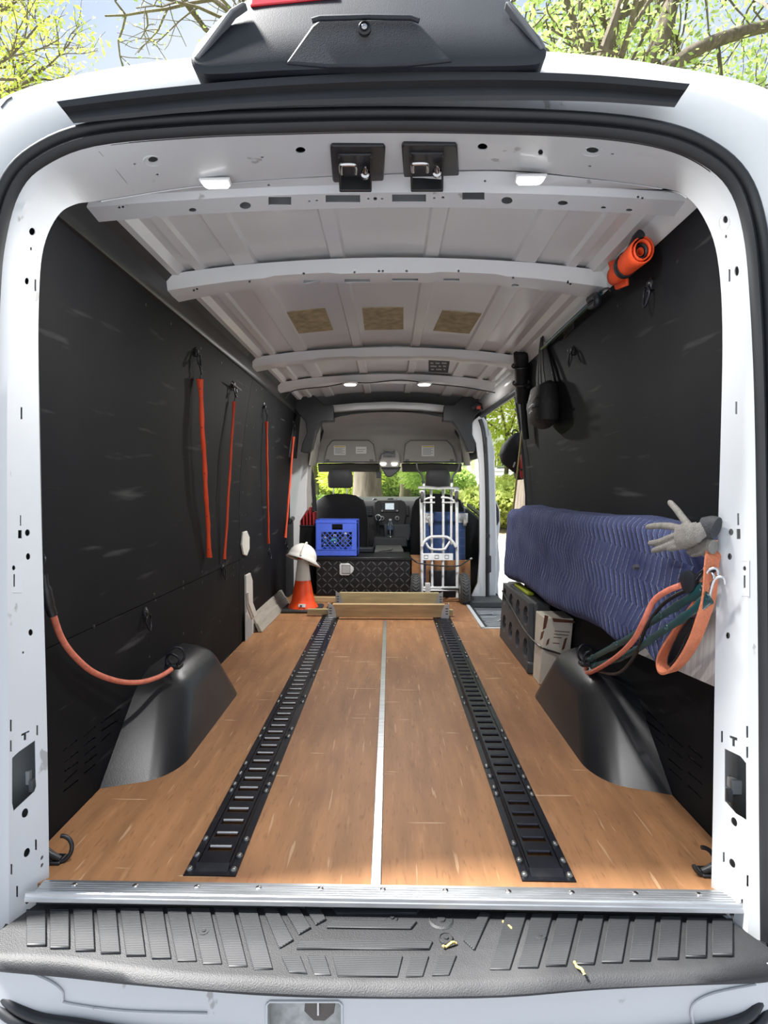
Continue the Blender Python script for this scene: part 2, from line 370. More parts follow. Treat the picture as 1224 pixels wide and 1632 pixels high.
# wiring plugs in the two lower openings
def plug(px, py, Y, sx, label):
    c = PY(px, py, Y); t = thing('wiring_plug', label, 'plug', c - Vector((0,0,.03)))
    m = MB(); m.box(c.x-.014, c.x+.014, c.y-.012, c.y+.012, c.z-.012, c.z+.022); m.build('socket_body', mat('plug_grey', (.6,.61,.6), .5), t, bevel=.002)
    m = MB(); m.box(c.x-.017*sx-.006, c.x-.017*sx+.006, c.y-.012, c.y+.008, c.z-.03, c.z+.0); m.build('plug_tab', mat('plug_grey2', (.30,.31,.31), .5), t, bevel=.002)
    for k, cl in enumerate(((.02,.02,.02),(.5,.36,.05),(.45,.45,.42))):
        m = MB(); m.tube(cat([(c.x + (k-1)*.008, c.y+.01, c.z+.018),(c.x+sx*.012+(k-1)*.009, c.y+.02, c.z+.04),(c.x+sx*.022, c.y+.028, c.z+.055+.006*k)], 4), .0028, 6); m.build('wire', mat('wire%d' % k, cl, .5), t, smooth=True)
plug(42, 1240, .02, -1, 'grey wiring plug in the access opening of the left rear pillar')
plug(1172, 1255, .03, 1, 'grey wiring plug in the access opening of the right rear pillar')
c = PY(1167, 1225, .06); m = MB(); m.lathe(c - Vector((0,0,.03)), (0,0,1), [(.02,0),(.022,.004),(.022,.05),(.018,.06)], 16)
tag(m.build('grey_canister', mat('canister_grey', (.25,.27,.28), .5), smooth=40), 'grey plastic canister behind the opening in the right rear pillar', 'canister')
# ---- door seal
seal = MB()
rows = [[p + d * o_ + Vector((0, y_, 0)) for p, d in zip(c1, outd)] for o_, y_ in ((-.003,.004),(.0,-.012),(.008,-.02),(.016,-.014),(.020,-.006),(.026,-.018),(.034,-.022),(.042,-.014),(.046,.0),(.048,.012))]
seal.loft(rows); so = seal.build('door_seal', RUBBER, frame, smooth=80)
bl = cat([PY(-12,1500,-.09), PY(-6,1560,-.12), PY(14,1596,-.15), PY(60,1622,-.16), PY(130,1634,-.165), PY(230,1650,-.165), PY(400,1668,-.165)], 6)
br = cat([PY(1213,1500,-.09), PY(1216,1560,-.12), PY(1206,1602,-.15), PY(1180,1626,-.16), PY(1120,1642,-.165), PY(1000,1660,-.165), PY(800,1672,-.165)], 6)
for path, sx in ((bl, -1), (br, 1)):
    m = MB(); m.tube(path, .011, 10); m.tube([p + Vector((sx*.016, -.004, -.017)) for p in path], .010, 10); m.build('door_seal', RUBBER, frame, smooth=True)
# ---- outer skin at the tail and the roof
c2 = [p + d * .047 + Vector((0,.012,0)) for p, d in zip(c1, outd)]
c3 = [lerp(a, b, .5) + Vector((0,-.028,0)) for a, b in zip(c2, c4)]; c3b = [lerp(a, b, .82) + Vector((0,-.026,0)) for a, b in zip(c2, c4)]
c5 = [p + Vector((p.x*.0, .05, 0)) + d * .012 for p, d in zip(c4, outd)]
m = MB(); m.loft([c2, c3, c3b, c4, c5]); skin = m.build('tail_skin', WHITE, frame, smooth=50)
bv_s = surf(skin)
A, B = 7*NS, 17*NS + 1
top = c5[A:B]
roof = MB(); roof.loft([top, [Vector((p.x, .6, p.z + .015)) for p in top], [Vector((p.x, 3.6, p.z + .02)) for p in top], [Vector((p.x*.96, 4.6, p.z - .12)) for p in top]])
struct(roof.build('roof_skin', WHITE, smooth=50), 'white outer roof of the van')
# little dent line in the upper left corner, roof ditch lines
m = MB()
for pl in ([(2,172),(12,160),(20,155)], [(1182,128),(1192,140),(1195,152)]):
    pts = [hit(bv_s, *q)[0] for q in pl]; pts = [p for p in pts if p]
    if len(pts) > 2: m.tube(pts, .003, 6)
if m.v: m.build('roof_ditch', GREYT, frame)
# ---- black drip rail across the rear of the roof
up_ = [(93,165),(200,150),(320,137),(450,126),(612,118),(800,117),(950,123),(1097,137)]
lo_ = [(114,193),(205,184),(320,173),(450,165),(612,160),(800,156),(950,158),(1078,167)]
ru = cat([PY(*p, -.135) for p in up_], 6); rl = cat([PY(*p, -.135) for p in lo_], 6)
m = MB(); dy = lambda L, k: [p + Vector((0, k, 0)) for p in L]
mid = [lerp(a, b, .40) for a, b in zip(ru, rl)]; mid2 = [lerp(a, b, .48) for a, b in zip(ru, rl)]; mid3 = [lerp(a, b, .85) for a, b in zip(ru, rl)]
m.loft([dy(ru,.05), dy(ru,0), dy([lerp(a,b,.1) for a,b in zip(ru,rl)],-.012), dy(mid,-.010), dy(mid2,.004), dy(mid3,.003), dy(rl,.008), [p + Vector((0,.05,.045)) for p in rl]])
m.loft([[dy(ru,.05)[i], ru[i], mid[i], rl[i], dy(rl,.06)[i]] for i in (0, 0)]) if False else None
struct(m.build('trim_1', BLK, smooth=35), 'long black drip rail across the rear edge of the roof')
# ---- brake light and camera housing on the roof edge
hs = thing('camera_housing', 'black plastic rear camera and brake light housing on the roof edge', 'housing', PY(588,105,-.12))
bot = [(305,100),(312,112),(340,118),(450,112),(588,108),(720,106),(840,104),(866,96),(871,84)]
topx = [(330,55),(352,28),(392,2),(450,-12),(588,-20),(720,-18),(800,-5),(830,22),(846,48)]
b1 = cat([PY(*p, -.16) for p in bot], 4); t1 = cat([PY(*p, -.12) for p in topx], 4)
mid = [lerp(a, b, .5) + Vector((0,-.012,0)) for a, b in zip(b1, t1)]
m = MB(); m.loft([dy(b1,.10), b1, dy([lerp(a,b,.08) for a,b in zip(b1,t1)],-.008), mid, dy([lerp(a,b,.9) for a,b in zip(b1,t1)],-.004), t1, [p + Vector((0,.10,.012)) for p in t1], [p + Vector((0,.30,-.02)) for p in t1]]); m.build('shell', BLKR, hs, smooth=45)
pl = [(455,100),(497,40),(510,30),(655,29),(672,40),(722,96),(650,103),(588,105),(520,105)]
m = MB(); P = [PY(*p, -.168) for p in pl]; m.prism(P, (0,.03,0)); m.build('camera_panel', BLKR, hs, bevel=.004)
m = MB(); m.tube([PY(497,33,-.178), PY(510,29,-.178), PY(588,27,-.178), PY(655,28,-.178), PY(668,33,-.178)], .005, 8); m.build('panel_ridge', BLKR, hs, smooth=True)
c = PY(581,48,-.172); m = MB(); m.lathe(c, (0,-1,-.1), [(.013,0),(.013,.008),(.010,.011),(.010,.006)], 20); cr = m.build('camera_bezel', BLK, hs, smooth=40)
m = MB(); m.lathe(c + Vector((0,-.002,0)), (0,-1,-.1), [(.0055,0),(.0055,.009),(.003,.011)], 16); m.build('camera_lens', glass('lens_glass', (.1,.1,.12), .5), cr, smooth=True)
m = MB(); m.prism([PY(398,9,-.137), PY(400,-4,-.13), PY(540,-14,-.13), PY(540,-6,-.137), PY(470,2,-.137)], (0,.02,0)); m.build('brake_lens', TAIL, hs, bevel=.003)
for q in ([(316,93),(334,70),(372,18),(392,4),(386,2),(366,14),(326,68),(308,92)], [(862,78),(850,62),(820,22),(806,2),(812,2),(828,20),(858,60),(868,76)]):
    m = MB(); m.prism([PY(*p, -.165) for p in q], (0,.02,0)); m.build('end_cap', GREYT, hs, bevel=.002)

# ---- floor
floor = struct(MB().box(-.95, .70, -.025, 3.95, -.05, -.013).build('floor', CAVITY), 'brown plywood load floor')
ms = MB().box(.70, .95, -.025, 2.62, -.05, -.013).build('subfloor', CAVITY, floor)
for (x0, x1, y0, y1) in ((-.885,-.001,-.022,2.812), (.0,.885,-.022,2.60), (.0,.64,2.602,2.812), (-.885,.64,2.816,3.92)):
    MB().box(x0, x1, y0, y1, -.013, 0).build('plywood_board', WOOD, floor, bevel=.0012, bseg=1)
m = MB().box(-.024, .0, -.016, 2.81, 0, .0035); tag(m.build('seam_strip', ALU, bevel=.001, bseg=1), 'narrow metal strip over the middle seam of the plywood floor', 'metal strip')
th = thing('threshold_strip', 'long ribbed aluminium threshold across the rear edge of the floor', 'threshold', (0, -.05, -.04))
m = MB(); m.box(-.80, .80, -.058, -.016, .0005, .004)
for k in range(5): m.box(-.80, .80, -.056 + .0075*k, -.0525 + .0075*k, .004, .0052)
m.build('top_plate', ALU, th)
m = MB(); m.prism([(-.82,-.058,.004),(-.82,-.061,.002),(-.82,-.062,-.005),(-.82,-.064,-.007),(-.82,-.065,-.016),(-.82,-.05,-.016),(-.82,-.055,-.01)], (1.64,0,0)); m.build('front_lip', ALU, th, smooth=30)
sc = MB(); sc.lathe((0,0,0), (0,0,1), [(.007,0),(.0065,.0025),(.004,.004)], 12); s0 = sc.build('screw', CHROME, th, smooth=40); s0.location = Vector((-.72,-.034,.004)) - wloc(th)
for k in range(1, 11): inst(s0, 'screw', (-.72 + k*.145, -.034, .004), th)

# ---- rear step
stp = sthing('rear_step', (0,-.1,-.05), 'black plastic tread plate over the rear step')
ZS = -.05
e_top = [(-40,1512),(0,1516),(100,1521),(200,1535),(300,1546),(440,1554),(612,1560),(800,1557),(950,1547),(1100,1541),(1210,1522),(1232,1515)]
e_bot = [(-40,1542),(0,1549),(100,1558),(200,1569),(300,1578),(440,1588),(612,1592),(800,1590),(950,1578),(1100,1571),(1210,1567),(1232,1562)]
rt = cat([PZ(*p, ZS) for p in e_top], 4); rb = cat([PZ(*p, ZS) for p in e_bot], 4)
rbk = [Vector((p.x*.93, -.04, ZS + .012)) for p in rt]
low = [Vector((a.x*1.004, a.y - .020, 0)) for a in rt]
for l_, p in zip(low, cat([Vector((q[0], q[1], 0)) for q in e_bot], 4)): 
    v = PY(p.x, p.y, l_.y); l_.z = v.z; l_.x = v.x
m = MB(); m.loft([rbk, rt, [lerp(a, b, .2) + Vector((0,-.012,.004)) for a, b in zip(rt, low)], [lerp(a, b, .6) + Vector((0,-.014,0)) for a, b in zip(rt, low)], low, [p + Vector((0,.03,-.004)) for p in low], [p + Vector((0,.10,.02)) for p in low]])
m.build('step_pad', BUMPM, stp, smooth=60)
def tread(pl):
    q = [PZ(*p, ZS + .006) for p in pl]; q = [Vector((p.x, p.y, ZS + .0125*(p.y+.185)/.145 - .002)) for p in q]
    m = MB(); m.prism(q, (0,0,.0075)); return m.build('tread_block', BUMPT, stp, bevel=.0015, bseg=1)
BUMPT = mat('step_tread', (.017,.018,.020), .62, var=.25, vs=6, bump=.25, bs=400); overlay(BUMPT, 5, (1,1,1), .48, .72, (.036,.036,.038), .7, detail=7)
n_ = BUMPT.node_tree; wv = n_.nodes.new('ShaderNodeTexWave'); wv.bands_direction = 'Y'; wv.inputs['Scale'].default_value = 75; tcn = n_.nodes.new('ShaderNodeTexCoord')
bp = n_.nodes.new('ShaderNodeBump'); bp.inputs['Strength'].default_value = .6; bp.inputs['Distance'].default_value = .003
n_.links.new(tcn.outputs['Object'], wv.inputs['Vector']); n_.links.new(wv.outputs['Fac'], bp.inputs['Height']); n_.links.new(bp.outputs['Normal'], n_.nodes[BUMPT['b']].inputs['Normal'])
for i in range(10):
    x = 42 + 37.3*i; sh = max(0, (i-1))*3.3; yb = 1506 + 4.0*i; yt = 1455 - .3*i
    tread([(x,yt),(x+31,yt),(x+31+sh,yb),(x+sh,yb)])
    x = 1168 - 41.0*i; yb = 1522 + 2.6*i; yt = 1470 - 1.1*i; sh = max(0,(i-.5))*3.6
    if i < 9: tread([(x,yt),(x-33,yt),(x-33-sh,yb),(x-sh,yb)])
for pl in ([(418,1452),(440,1452),(468,1500),(445,1512)], [(450,1450),(474,1450),(496,1482),(476,1492)], [(484,1450),(508,1450),(520,1470),(503,1478)], [(528,1449),(672,1452),(664,1462),(536,1462)], [(530,1472),(665,1473),(655,1484),(520,1482)],
           [(478,1500),(690,1502),(684,1514),(472,1513)], [(448,1522),(478,1522),(490,1549),(460,1547)], [(490,1522),(518,1522),(528,1551),(500,1550)], [(530,1522),(642,1523),(634,1554),(538,1553)], [(655,1523),(684,1523),(674,1553),(646,1554)], [(700,1523),(728,1522),(716,1551),(688,1552)], [(742,1520),(770,1480),(776,1462),(752,1462)] if False else [(738,1500),(766,1460),(782,1462),(756,1515)]):
    tread(pl)
def pushpin(px, py, r, label):
    c = PZ(px, py, ZS + .006); m = MB(); m.lathe(c, (0,0,1), [(r,0),(r,.003),(r*.85,.006),(r*.8,.004),(r*.35,.004),(r*.3,.007)], 20)
    m.build('push_fastener', BUMPM, stp, smooth=40)
pushpin(325,1487,.014,''); pushpin(703,1468,.030,''); pushpin(711,1498,.016,''); pushpin(861,1494,.014,''); pushpin(625,1466,.015,'')
LEAFY = mat('dry_catkin', (.45,.33,.10), .8, var=.3)
for px, py, a, lb in ((809,1476,1.0,'dry yellow catkin lying on the step tread behind the large round cap'), (716,1506,-.4,'dry yellow catkin lying in front of the large round cap of the step'), (923,1543,1.2,'dry yellow catkin nearest the rear lip of the step')):
    c = PZ(px, py, ZS + .010); m = MB()
    pts = cat([c + Vector((math.cos(a)*k*.008, -math.sin(a)*k*.008, .001 + .003*math.sin(k*1.9))) for k in range(-2,3)], 3); m.tube(pts, [.0018 + .0014*abs(math.sin(i*1.7)) for i in range(len(pts))], 6)
    tag(m.build('catkin', LEAFY), lb, 'catkin', 'catkins fallen on the rear step')
# ---- white sill panel below the step, with the latch recess
Yp = -.155; sill = MB()
def sq(x0, y0, x1, y1): sill.prism([PY(x0,y0,Yp), PY(x1,y0,Yp), PY(x1,y1,Yp), PY(x0,y1,Yp)], (0,.004,0))
z_t = 1535
sq(-20,z_t,425,1700); sq(545,z_t,1232,1700); sq(425,z_t,545,1596)
sil = struct(sill.build('trim_2', WHITE), 'white painted sill panel below the rear step')
m = MB(); a, b_, c_, d_ = [PY(*q, Yp + .004) for q in ((425,1596),(545,1596),(545,1700),(425,1700))]
a2, b2, c22, d2 = [p + Vector((0,.05,0)) for p in (a, b_, c_, d_)]
m.add([a,b_,c_,d_,a2,b2,c22,d2], [(4,5,6,7),(0,1,5,4),(1,2,6,5),(3,0,4,7)]); m.build('latch_recess', mat('zinc', (.36,.37,.36), .45, metal=.6, var=.25, vs=40), sil)
m = MB(); m.tube([PY(*q, Yp-.001) for q in ((425,1700),(425,1601),(430,1596),(540,1596),(545,1601),(545,1700))], .003, 6); m.build('recess_rim', WHITE, sil, smooth=True)
lt = thing('latch_plate', 'dark steel door latch plate in the recess under the step', 'latch', PY(507,1625,Yp+.03))
m = MB(); m.prism([PY(*q, Yp+.02) for q in ((486,1597),(535,1597),(532,1615),(518,1627),(500,1627),(485,1612))], (0,.006,0)); m.build('plate', mat('latch_steel', (.11,.10,.09), .4, metal=.7, var=.3), lt, bevel=.001)
m = MB(); m.cyl(PY(507,1597,Yp+.01), PY(507,1617,Yp+.01), .0028, 10); m.build('pin', CHROME, lt, smooth=40)
# dirt line where mud gathered in the corners
m = MB(); m.tube(cat([PY(*q, Yp-.003) for q in ((0,1538),(40,1548),(80,1565),(98,1580),(100,1592),(108,1600),(200,1612),(330,1616))], 4), .003, 6)
m.tube(cat([PY(*q, Yp-.003) for q in ((1205,1570),(1140,1583),(1110,1597),(1102,1612),(1105,1632))], 4), .003, 6); m.build('pressed_bead', WHITE, sil, smooth=True)

# ---- side walls
def panel(side, y0, y1, z0, z1, name, parent, inset=0, m_=None, ny=2, nz=14, corner=0, th_=.006):
    m = MB(); rows = []
    for j in range(nz + 1):
        z = z0 + (z1 - z0)*j/nz
        rows.append([Vector((side*(wx(z) - inset), y0 + (y1 - y0)*i/ny, z)) for i in range(ny + 1)])
    if corner:
        for j, r_ in enumerate(rows):
            d = max(0, corner - (z1 - rows[j][0].z)); 
            if d > 0: r_[-1].y -= corner - math.sqrt(max(0, corner**2 - d*d))
    m.loft(rows); o = m.build(name, m_ or BLACKP, parent, smooth=60)
    md = o.modifiers.new('s', 'SOLIDIFY'); md.thickness = th_; md.offset = 0
    bpy.context.view_layer.update(); me = bpy.data.meshes.new_from_object(o.evaluated_get(bpy.context.evaluated_depsgraph_get())); o.modifiers.clear(); o.data = me; me.set_sharp_from_angle(angle=R(25))
    return o
def body(side, y0, y1):
    m = MB(); m.loft([[Vector((side*.955,y0,-.1)), Vector((side*.955,y1,-.1))],[Vector((side*.955,y0,.9)), Vector((side*.955,y1,.9))],[Vector((side*.90,y0,1.4)), Vector((side*.90,y1,1.4))],[Vector((side*.85,y0,1.78)), Vector((side*.85,y1,1.78))]]); return m
wl = struct(body(-1, -.03, 4.02).build('wall_left', WHITE, solid=.003), 'left side of the cargo bay lined with black panels')
wr = struct(body(1, -.03, 2.42).build('wall_right', WHITE, solid=.003), 'right side of the cargo bay lined with black panels')
lowL = panel(-1, .02, 2.146, -.01, .512, 'lower_panel', wl); panel(-1, .02, 2.146, .515, 1.60, 'upper_panel', wl)
frL = panel(-1, 2.15, 3.95, -.01, 1.60, 'front_panel', wl, corner=.12)
lowR = panel(1, .02, 2.36, -.01, .512, 'lower_panel', wr); panel(1, .02, 2.36, .515, 1.64, 'upper_panel', wr)
k = 1/2.72
sl = [((275,862),(335,815)),((280,910),(340,865)),((280,952),(340,910)),((280,1000),(335,945)),((275,1040),(340,988)),((365,797),(415,755)),((365,837),(415,802)),((365,882),(415,842)),((368,918),(420,877)),((365,962),(415,920)),((440,740),(525,678)),((440,777),(510,730)),((440,822),(478,785)),((405,1030),(411,1018))]
def slots(pairs, ox, oy, k, th_):
    o = []
    for (x0,y0),(x1,y1) in pairs:
        o.append([(ox+x0*k, oy+y0*k+th_), (ox+x1*k, oy+y1*k+th_*.8), (ox+x1*k, oy+y1*k-th_*.8), (ox+x0*k, oy+y0*k-th_)])
    return o
carve(lowL, slots(sl, 0, 880, k, 2.1), .01, .01)
k = 400/1224
srt = [((825,1080),(915,1160)),((825,1130),(915,1200)),((930,1190),(1005,1255)),((930,1245),(1000,1310)),((935,1315),(1000,1370)),((940,1365),(1000,1420)),((1030,1250),(1100,1310)),((1030,1300),(1100,1360)),((1030,1380),(1100,1440)),((1030,1445),(1098,1510)),((870,1205),(915,1250))]
carve(lowR, slots(srt, 760, 780, k, 2.1), .01, .01)
# black corner moulding along the top of the left wall
m = MB(); rows = []
for z, dx in ((1.595,-.004),(1.60,.012),(1.612,.016),(1.63,.010),(1.68,.006),(1.705,.03)):
    rows.append([Vector((-(wx(z) - dx), y, z)) for y in (.02, 1.0, 2.0, 3.3, 3.70)])
m.loft(rows); m.build('top_moulding', BLK, wl, smooth=40)
m = MB(); m.add([(-.80,.02,1.72),(-.79,.10,1.73),(-.79,.10,1.60),(-.82,.02,1.55)],[(0,1,2,3)])
# black panel screws
scr = MB(); scr.lathe((0,0,0), (1,0,0), [(.007,0),(.006,.003),(.003,.004)], 10)
pos = [(246,950),(248,960),(292,930),(292,940),(322,914),(322,930),(352,900),(372,906),(372,919),(387,893),(387,905),(292,1012),(321,1010),(350,992),(402,650),(393,680),(404,683),(392,733),(397,733),(387,787),(397,787),(385,823),(391,823),(353,580),(320,557),(272,518),(232,488),(408,623),(417,622),(455,652),(446,655),(406,890),(428,880),(150,1002),(238,1050)]
first = None
for px, py in pos:
    p = PW(px, py, .003)
    if first is None: first = scr.build('panel_screw', BLK, wl, smooth=40); first.location = p - wloc(wl)
    else: inst(first, 'panel_screw', p, wl)
firstr = None
for px, py in ((905,560),(985,490),(1080,420),(880,596),(872,612),(858,668)):
    p = PW(px, py, .003); o = first.copy(); COL.objects.link(o); o.parent = wr; o.location = p - wloc(wr); o.rotation_euler = (0,0,math.pi)
# white body metal left bare between the panels: grab plug and belt pillar bracket
def wallpoly(side_pts, off, t, name, m_, parent, bevel=.002):
    m = MB(); q = [PW(*p, off) for p in side_pts]; m.prism(q, (t,0,0)); return m.build(name, m_, parent, bevel=bevel)
wallpoly([(385,848),(391,846),(395,856),(395,875),(391,886),(386,884),(383,868)], .004, .012, 'oval_plug', mat('plug_white', (.70,.68,.62), .5), wl, .004)
BARE = mat('bare_white', (.62,.60,.56), .45, var=.06)
bpx = [(389,917),(396,913),(399.5,925),(400,960),(409,984),(410,1000),(408,1029),(390,1029)]
wallpoly(bpx, .004, .014, 'bare_pillar', BARE, wl, .003)
wallpoly([(390.5,975),(401,990),(402,1027),(390.5,1027)], .018, .003, 'bare_pillar_face', mat('bare_grey', (.36,.37,.38), .5), wl, .001)
m = MB(); m.tube([PW(*q, .022) for q in ((395,944),(396,960),(405,984),(402,986),(394,965),(393,946))], .004, 6, closed=True); m.build('pillar_slot_rim', BARE, wl, smooth=True)
m = MB(); m.tube(cat([PW(*q, .03) for q in ((410,1000),(415,1012),(412,1025))], 4), .018, 8); tag(m.build('cable_tie', BLK, smooth=True), 'small black loop of strap beside the bare white pillar', 'strap')

# ---- ceiling
def zr(x): return 1.785 - .075*(x/.78)**2
XS = []
ribs = [(-.66,.03),(-.50,.07),(-.17,.045),(.17,.045),(.50,.07),(.66,.03)]
prof = [(-.80, .012)]
for c_, w_ in ribs:
    prof += [(c_-w_/2-.008, 0), (c_-w_/2, -.012), (c_+w_/2, -.012), (c_+w_/2+.008, 0)]
prof += [(.80, .012)]
pts = []
for (x0,d0),(x1,d1) in zip(prof, prof[1:]):
    nn = 4 if abs(x1-x0) > .1 else 1
    for k_ in range(nn): pts.append((x0 + (x1-x0)*k_/nn, d0 + (d1-d0)*k_/nn))
pts.append(prof[-1])
m = MB(); m.loft([[Vector((x, y, zr(x) + d)) for x, d in pts] for y in (.20, 1.2, 2.3, 3.2, 3.75)])
ceil = struct(m.build('ceiling', ROOFW, smooth=25), 'white painted steel roof with pressed ribs')
bv_c = surf(ceil)
def bow(Yb, wd, zc, name, xs=.80, drop=.05, ends=True, d=.07):
    m = MB(); N = 40; sec = [(-wd*.62, .05), (-wd*.5, .018), (-wd*.44, .004), (-wd*.05, 0), (wd*.42, .0), (wd*.5, .012), (wd*.6, .06)]
    rows = []
    for dy_, dz in sec:
        row = []
        for i in range(N + 1):
            x = -xs + 2*xs*i/N; e = max(0, abs(x) - .55)/.25
            row.append(Vector((x, Yb + dy_*(1 + .35*e), zc - drop*(x/.78)**2 + dz - .012*e + (.006 if .18 < abs(x) < .42 else 0)*(1 if dz < .03 else 0))))
        rows.append(row)
    m.loft(rows); o = m.build(name, ROOFW, ceil, smooth=40)
    md = o.modifiers.new('s', 'SOLIDIFY'); md.thickness = .0025
    bpy.context.view_layer.update(); me = bpy.data.meshes.new_from_object(o.evaluated_get(bpy.context.evaluated_depsgraph_get())); o.modifiers.clear(); o.data = me; me.set_sharp_from_angle(angle=R(30))
    return o
# bow beside the rear header: built from the header's inner edge
hed = c0[9*NS:16*NS+1]
h1 = [Vector((p.x, p.y+.004, p.z - .004)) for p in hed]; N1 = len(hed)
def arc(Y, zc, drop, xs): return [Vector((-xs + 2*xs*i/(N1-1), Y, zc - drop*((-xs + 2*xs*i/(N1-1))/.78)**2)) for i in range(N1)]
m = MB(); m.loft([h1, arc(.185,1.722,.03,.80), arc(.20,1.708,.03,.80), arc(.265,1.700,.03,.80), arc(.272,1.715,.03,.80), arc(.29,1.79,.06,.80)])
b1o = m.build('roof_bow', WHITE, ceil, smooth=35)
md = b1o.modifiers.new('s', 'SOLIDIFY'); md.thickness = .0025
bpy.context.view_layer.update(); me = bpy.data.meshes.new_from_object(b1o.evaluated_get(bpy.context.evaluated_depsgraph_get())); b1o.modifiers.clear(); b1o.data = me; me.set_sharp_from_angle(angle=R(30))
carve(b1o, [rct(428,314,464,327), rct(519,311,574,323), rct(625,310,679,322), rct(737,307,772,319), ell(391,328,9,6), ell(808,320,9,6), ell(307,335,6,3.5), ell(897,324,8,4), [(174,356),(192,353),(199,362),(182,366)], [(1017,342),(1040,339),(1044,348),(1024,352)], ell(598,317,3,3), ell(587,317,2,1.5), ell(609,317,2,1.5), ell(692,316,2,1.5), ell(706,315,2.5,2), ell(493,321,2,1.5), ell(505,320,2,1.5), ell(247,346,4,2.4), ell(210,350,5,2.6), ell(962,331,4,2), ell(1003,335,5,2.4), ell(190,331,2,2), ell(196,330,2,2), ell(1017,314,2,2), ell(1024,316,2,2), ell(428,295,2,2), ell(773,289,2,2)], .02, .02)
b2o = bow(.83, .10, 1.712, 'roof_bow'); bow(2.15, .10, 1.712, 'roof_bow'); bow(2.93, .09, 1.712, 'roof_bow')
carve(b2o, [rct(484,447,510,452), rct(549,445,590,450), rct(625,444,666,448), rct(707,444,732,448), ell(456,456,6,2.5), ell(759,451,6,2.5), ell(395,462,4,2), ell(821,455,6,2.5), ell(565,434,2,2), ell(604,432,2,2), ell(610,432,2,2), ell(648,432,2,2), ell(484,436,2,2), ell(398,449,2,2), ell(731,432,2,2), ell(818,443,2,2), ell(309,463,2,2), ell(314,461,2,2), ell(905,451,2,2), ell(909,453,2,2)], .02, .02)
# cant rails between roof and walls
for s in (-1, 1):
    m = MB(); m.loft([[Vector((s*x, y, z)) for y in (.12,1.2,2.4,3.7)] for x, z in ((.70,1.745),(.735,1.70),(.765,1.70),(.785,1.675),(.80,1.62),(.815,1.60))])
    m.build('cant_rail', ROOFW, ceil, smooth=30)
# front roof header
m = MB(); m.loft([[PY(526,646,3.70), PY(570,642,3.70), PY(620,640,3.70), PY(670,642,3.70), PY(712,646,3.70)], [PY(526,656,3.72), PY(570,652,3.72), PY(620,650,3.72), PY(670,652,3.72), PY(712,656,3.72)], [PY(526,660,3.78), PY(570,656,3.78), PY(620,655,3.78), PY(670,656,3.78), PY(712,660,3.78)]])
m.build('front_header', WHITE, ceil, smooth=40, solid=.004)
# pads and sticker on the roof
for i, (pl, lb) in enumerate((([(453,497),(518,490),(531,525),(473,531)], 'tan foam pad stuck on the roof, nearest the left wall'), ([(577,490),(643,489),(643,524),(581,525)], 'tan foam pad stuck on the middle of the roof'), ([(705,494),(768,499),(748,531),(690,526)], 'tan foam pad stuck on the roof, nearest the right wall'))):
    m = MB(); stick(bv_c, pl, .004, m); tag(m.build('foam_pad', TAN, bevel=.001, bseg=1), lb, 'foam pad', 'foam pads on the roof')
st = thing('roof_sticker', 'black printed sticker on the roof near the cab', 'sticker', PY(704,590,2.55))
m = MB(); stick(bv_c, [(683,573),(717,575),(714,594),(683,592)], .002, m); m.build('label_sheet', INK, st)
STK = mat('sticker_print', (.35,.35,.33), .7)
for y0, xs_ in ((577,((686,691),(694,701),(704,712))), (582,((686,696),(699,703),(706,711))), (587,((687,692),(695,704),(707,710)))):
    for a_, b__ in xs_:
        m = MB(); stick(bv_c, [(a_,y0),(b__,y0+.4),(b__-.2,y0+2.6),(a_,y0+2.2)], .003, m); m.build('print_block', STK, st)
m = MB(); stick(bv_c, [(563,637),(582,637),(580,640),(562,640)], .002, m)
if m.v: tag(m.build('roof_label', INK), 'small dark label on the roof beside the cab header', 'label')
# ================================================================== FITTINGS
# ---- wheel arch covers
def arch(s, label):
    # (X, Y, Z) half-symmetric block with sloped faces, sunk a little into the wall
    B0 = [(.675,.50,0),(.675,1.36,0),(.885,1.42,0),(.885,.42,0)]
    T0 = [(.745,.80,.255),(.745,1.20,.255),(.885,1.24,.265),(.885,.74,.265)]
    m = MB(); m.hexa([Vector((s*x,y,z)) for x,y,z in B0 + T0])
    o = m.build('wheel_arch_cover', ARCHM)
    bm = bmesh.new(); bm.from_mesh(o.data); org = Vector(o['_o'])
    es = []
    for e in bm.edges:
        a, b = [v.co + org for v in e.verts]
        inner = lambda v: abs(v.x) < .8
        if a.z > .1 and b.z > .1 and (inner(a) or inner(b)): es.append(e)
        elif (a.z > .1) != (b.z > .1) and inner(a) and inner(b): es.append(e)
    bmesh.ops.bevel(bm, geom=es, offset=.092, segments=9, profile=.5, affect='EDGES', clamp_overlap=True)
    bmesh.ops.recalc_face_normals(bm, faces=bm.faces); bm.to_mesh(o.data); bm.free()
    o.data.polygons.foreach_set('use_smooth', [True]*len(o.data.polygons)); o.data.set_sharp_from_angle(angle=R(35))
    tag(o, label, 'wheel arch'); return o
aL = arch(-1, 'black plastic wheel arch cover against the left wall'); aR = arch(1, 'black plastic wheel arch cover against the right wall')

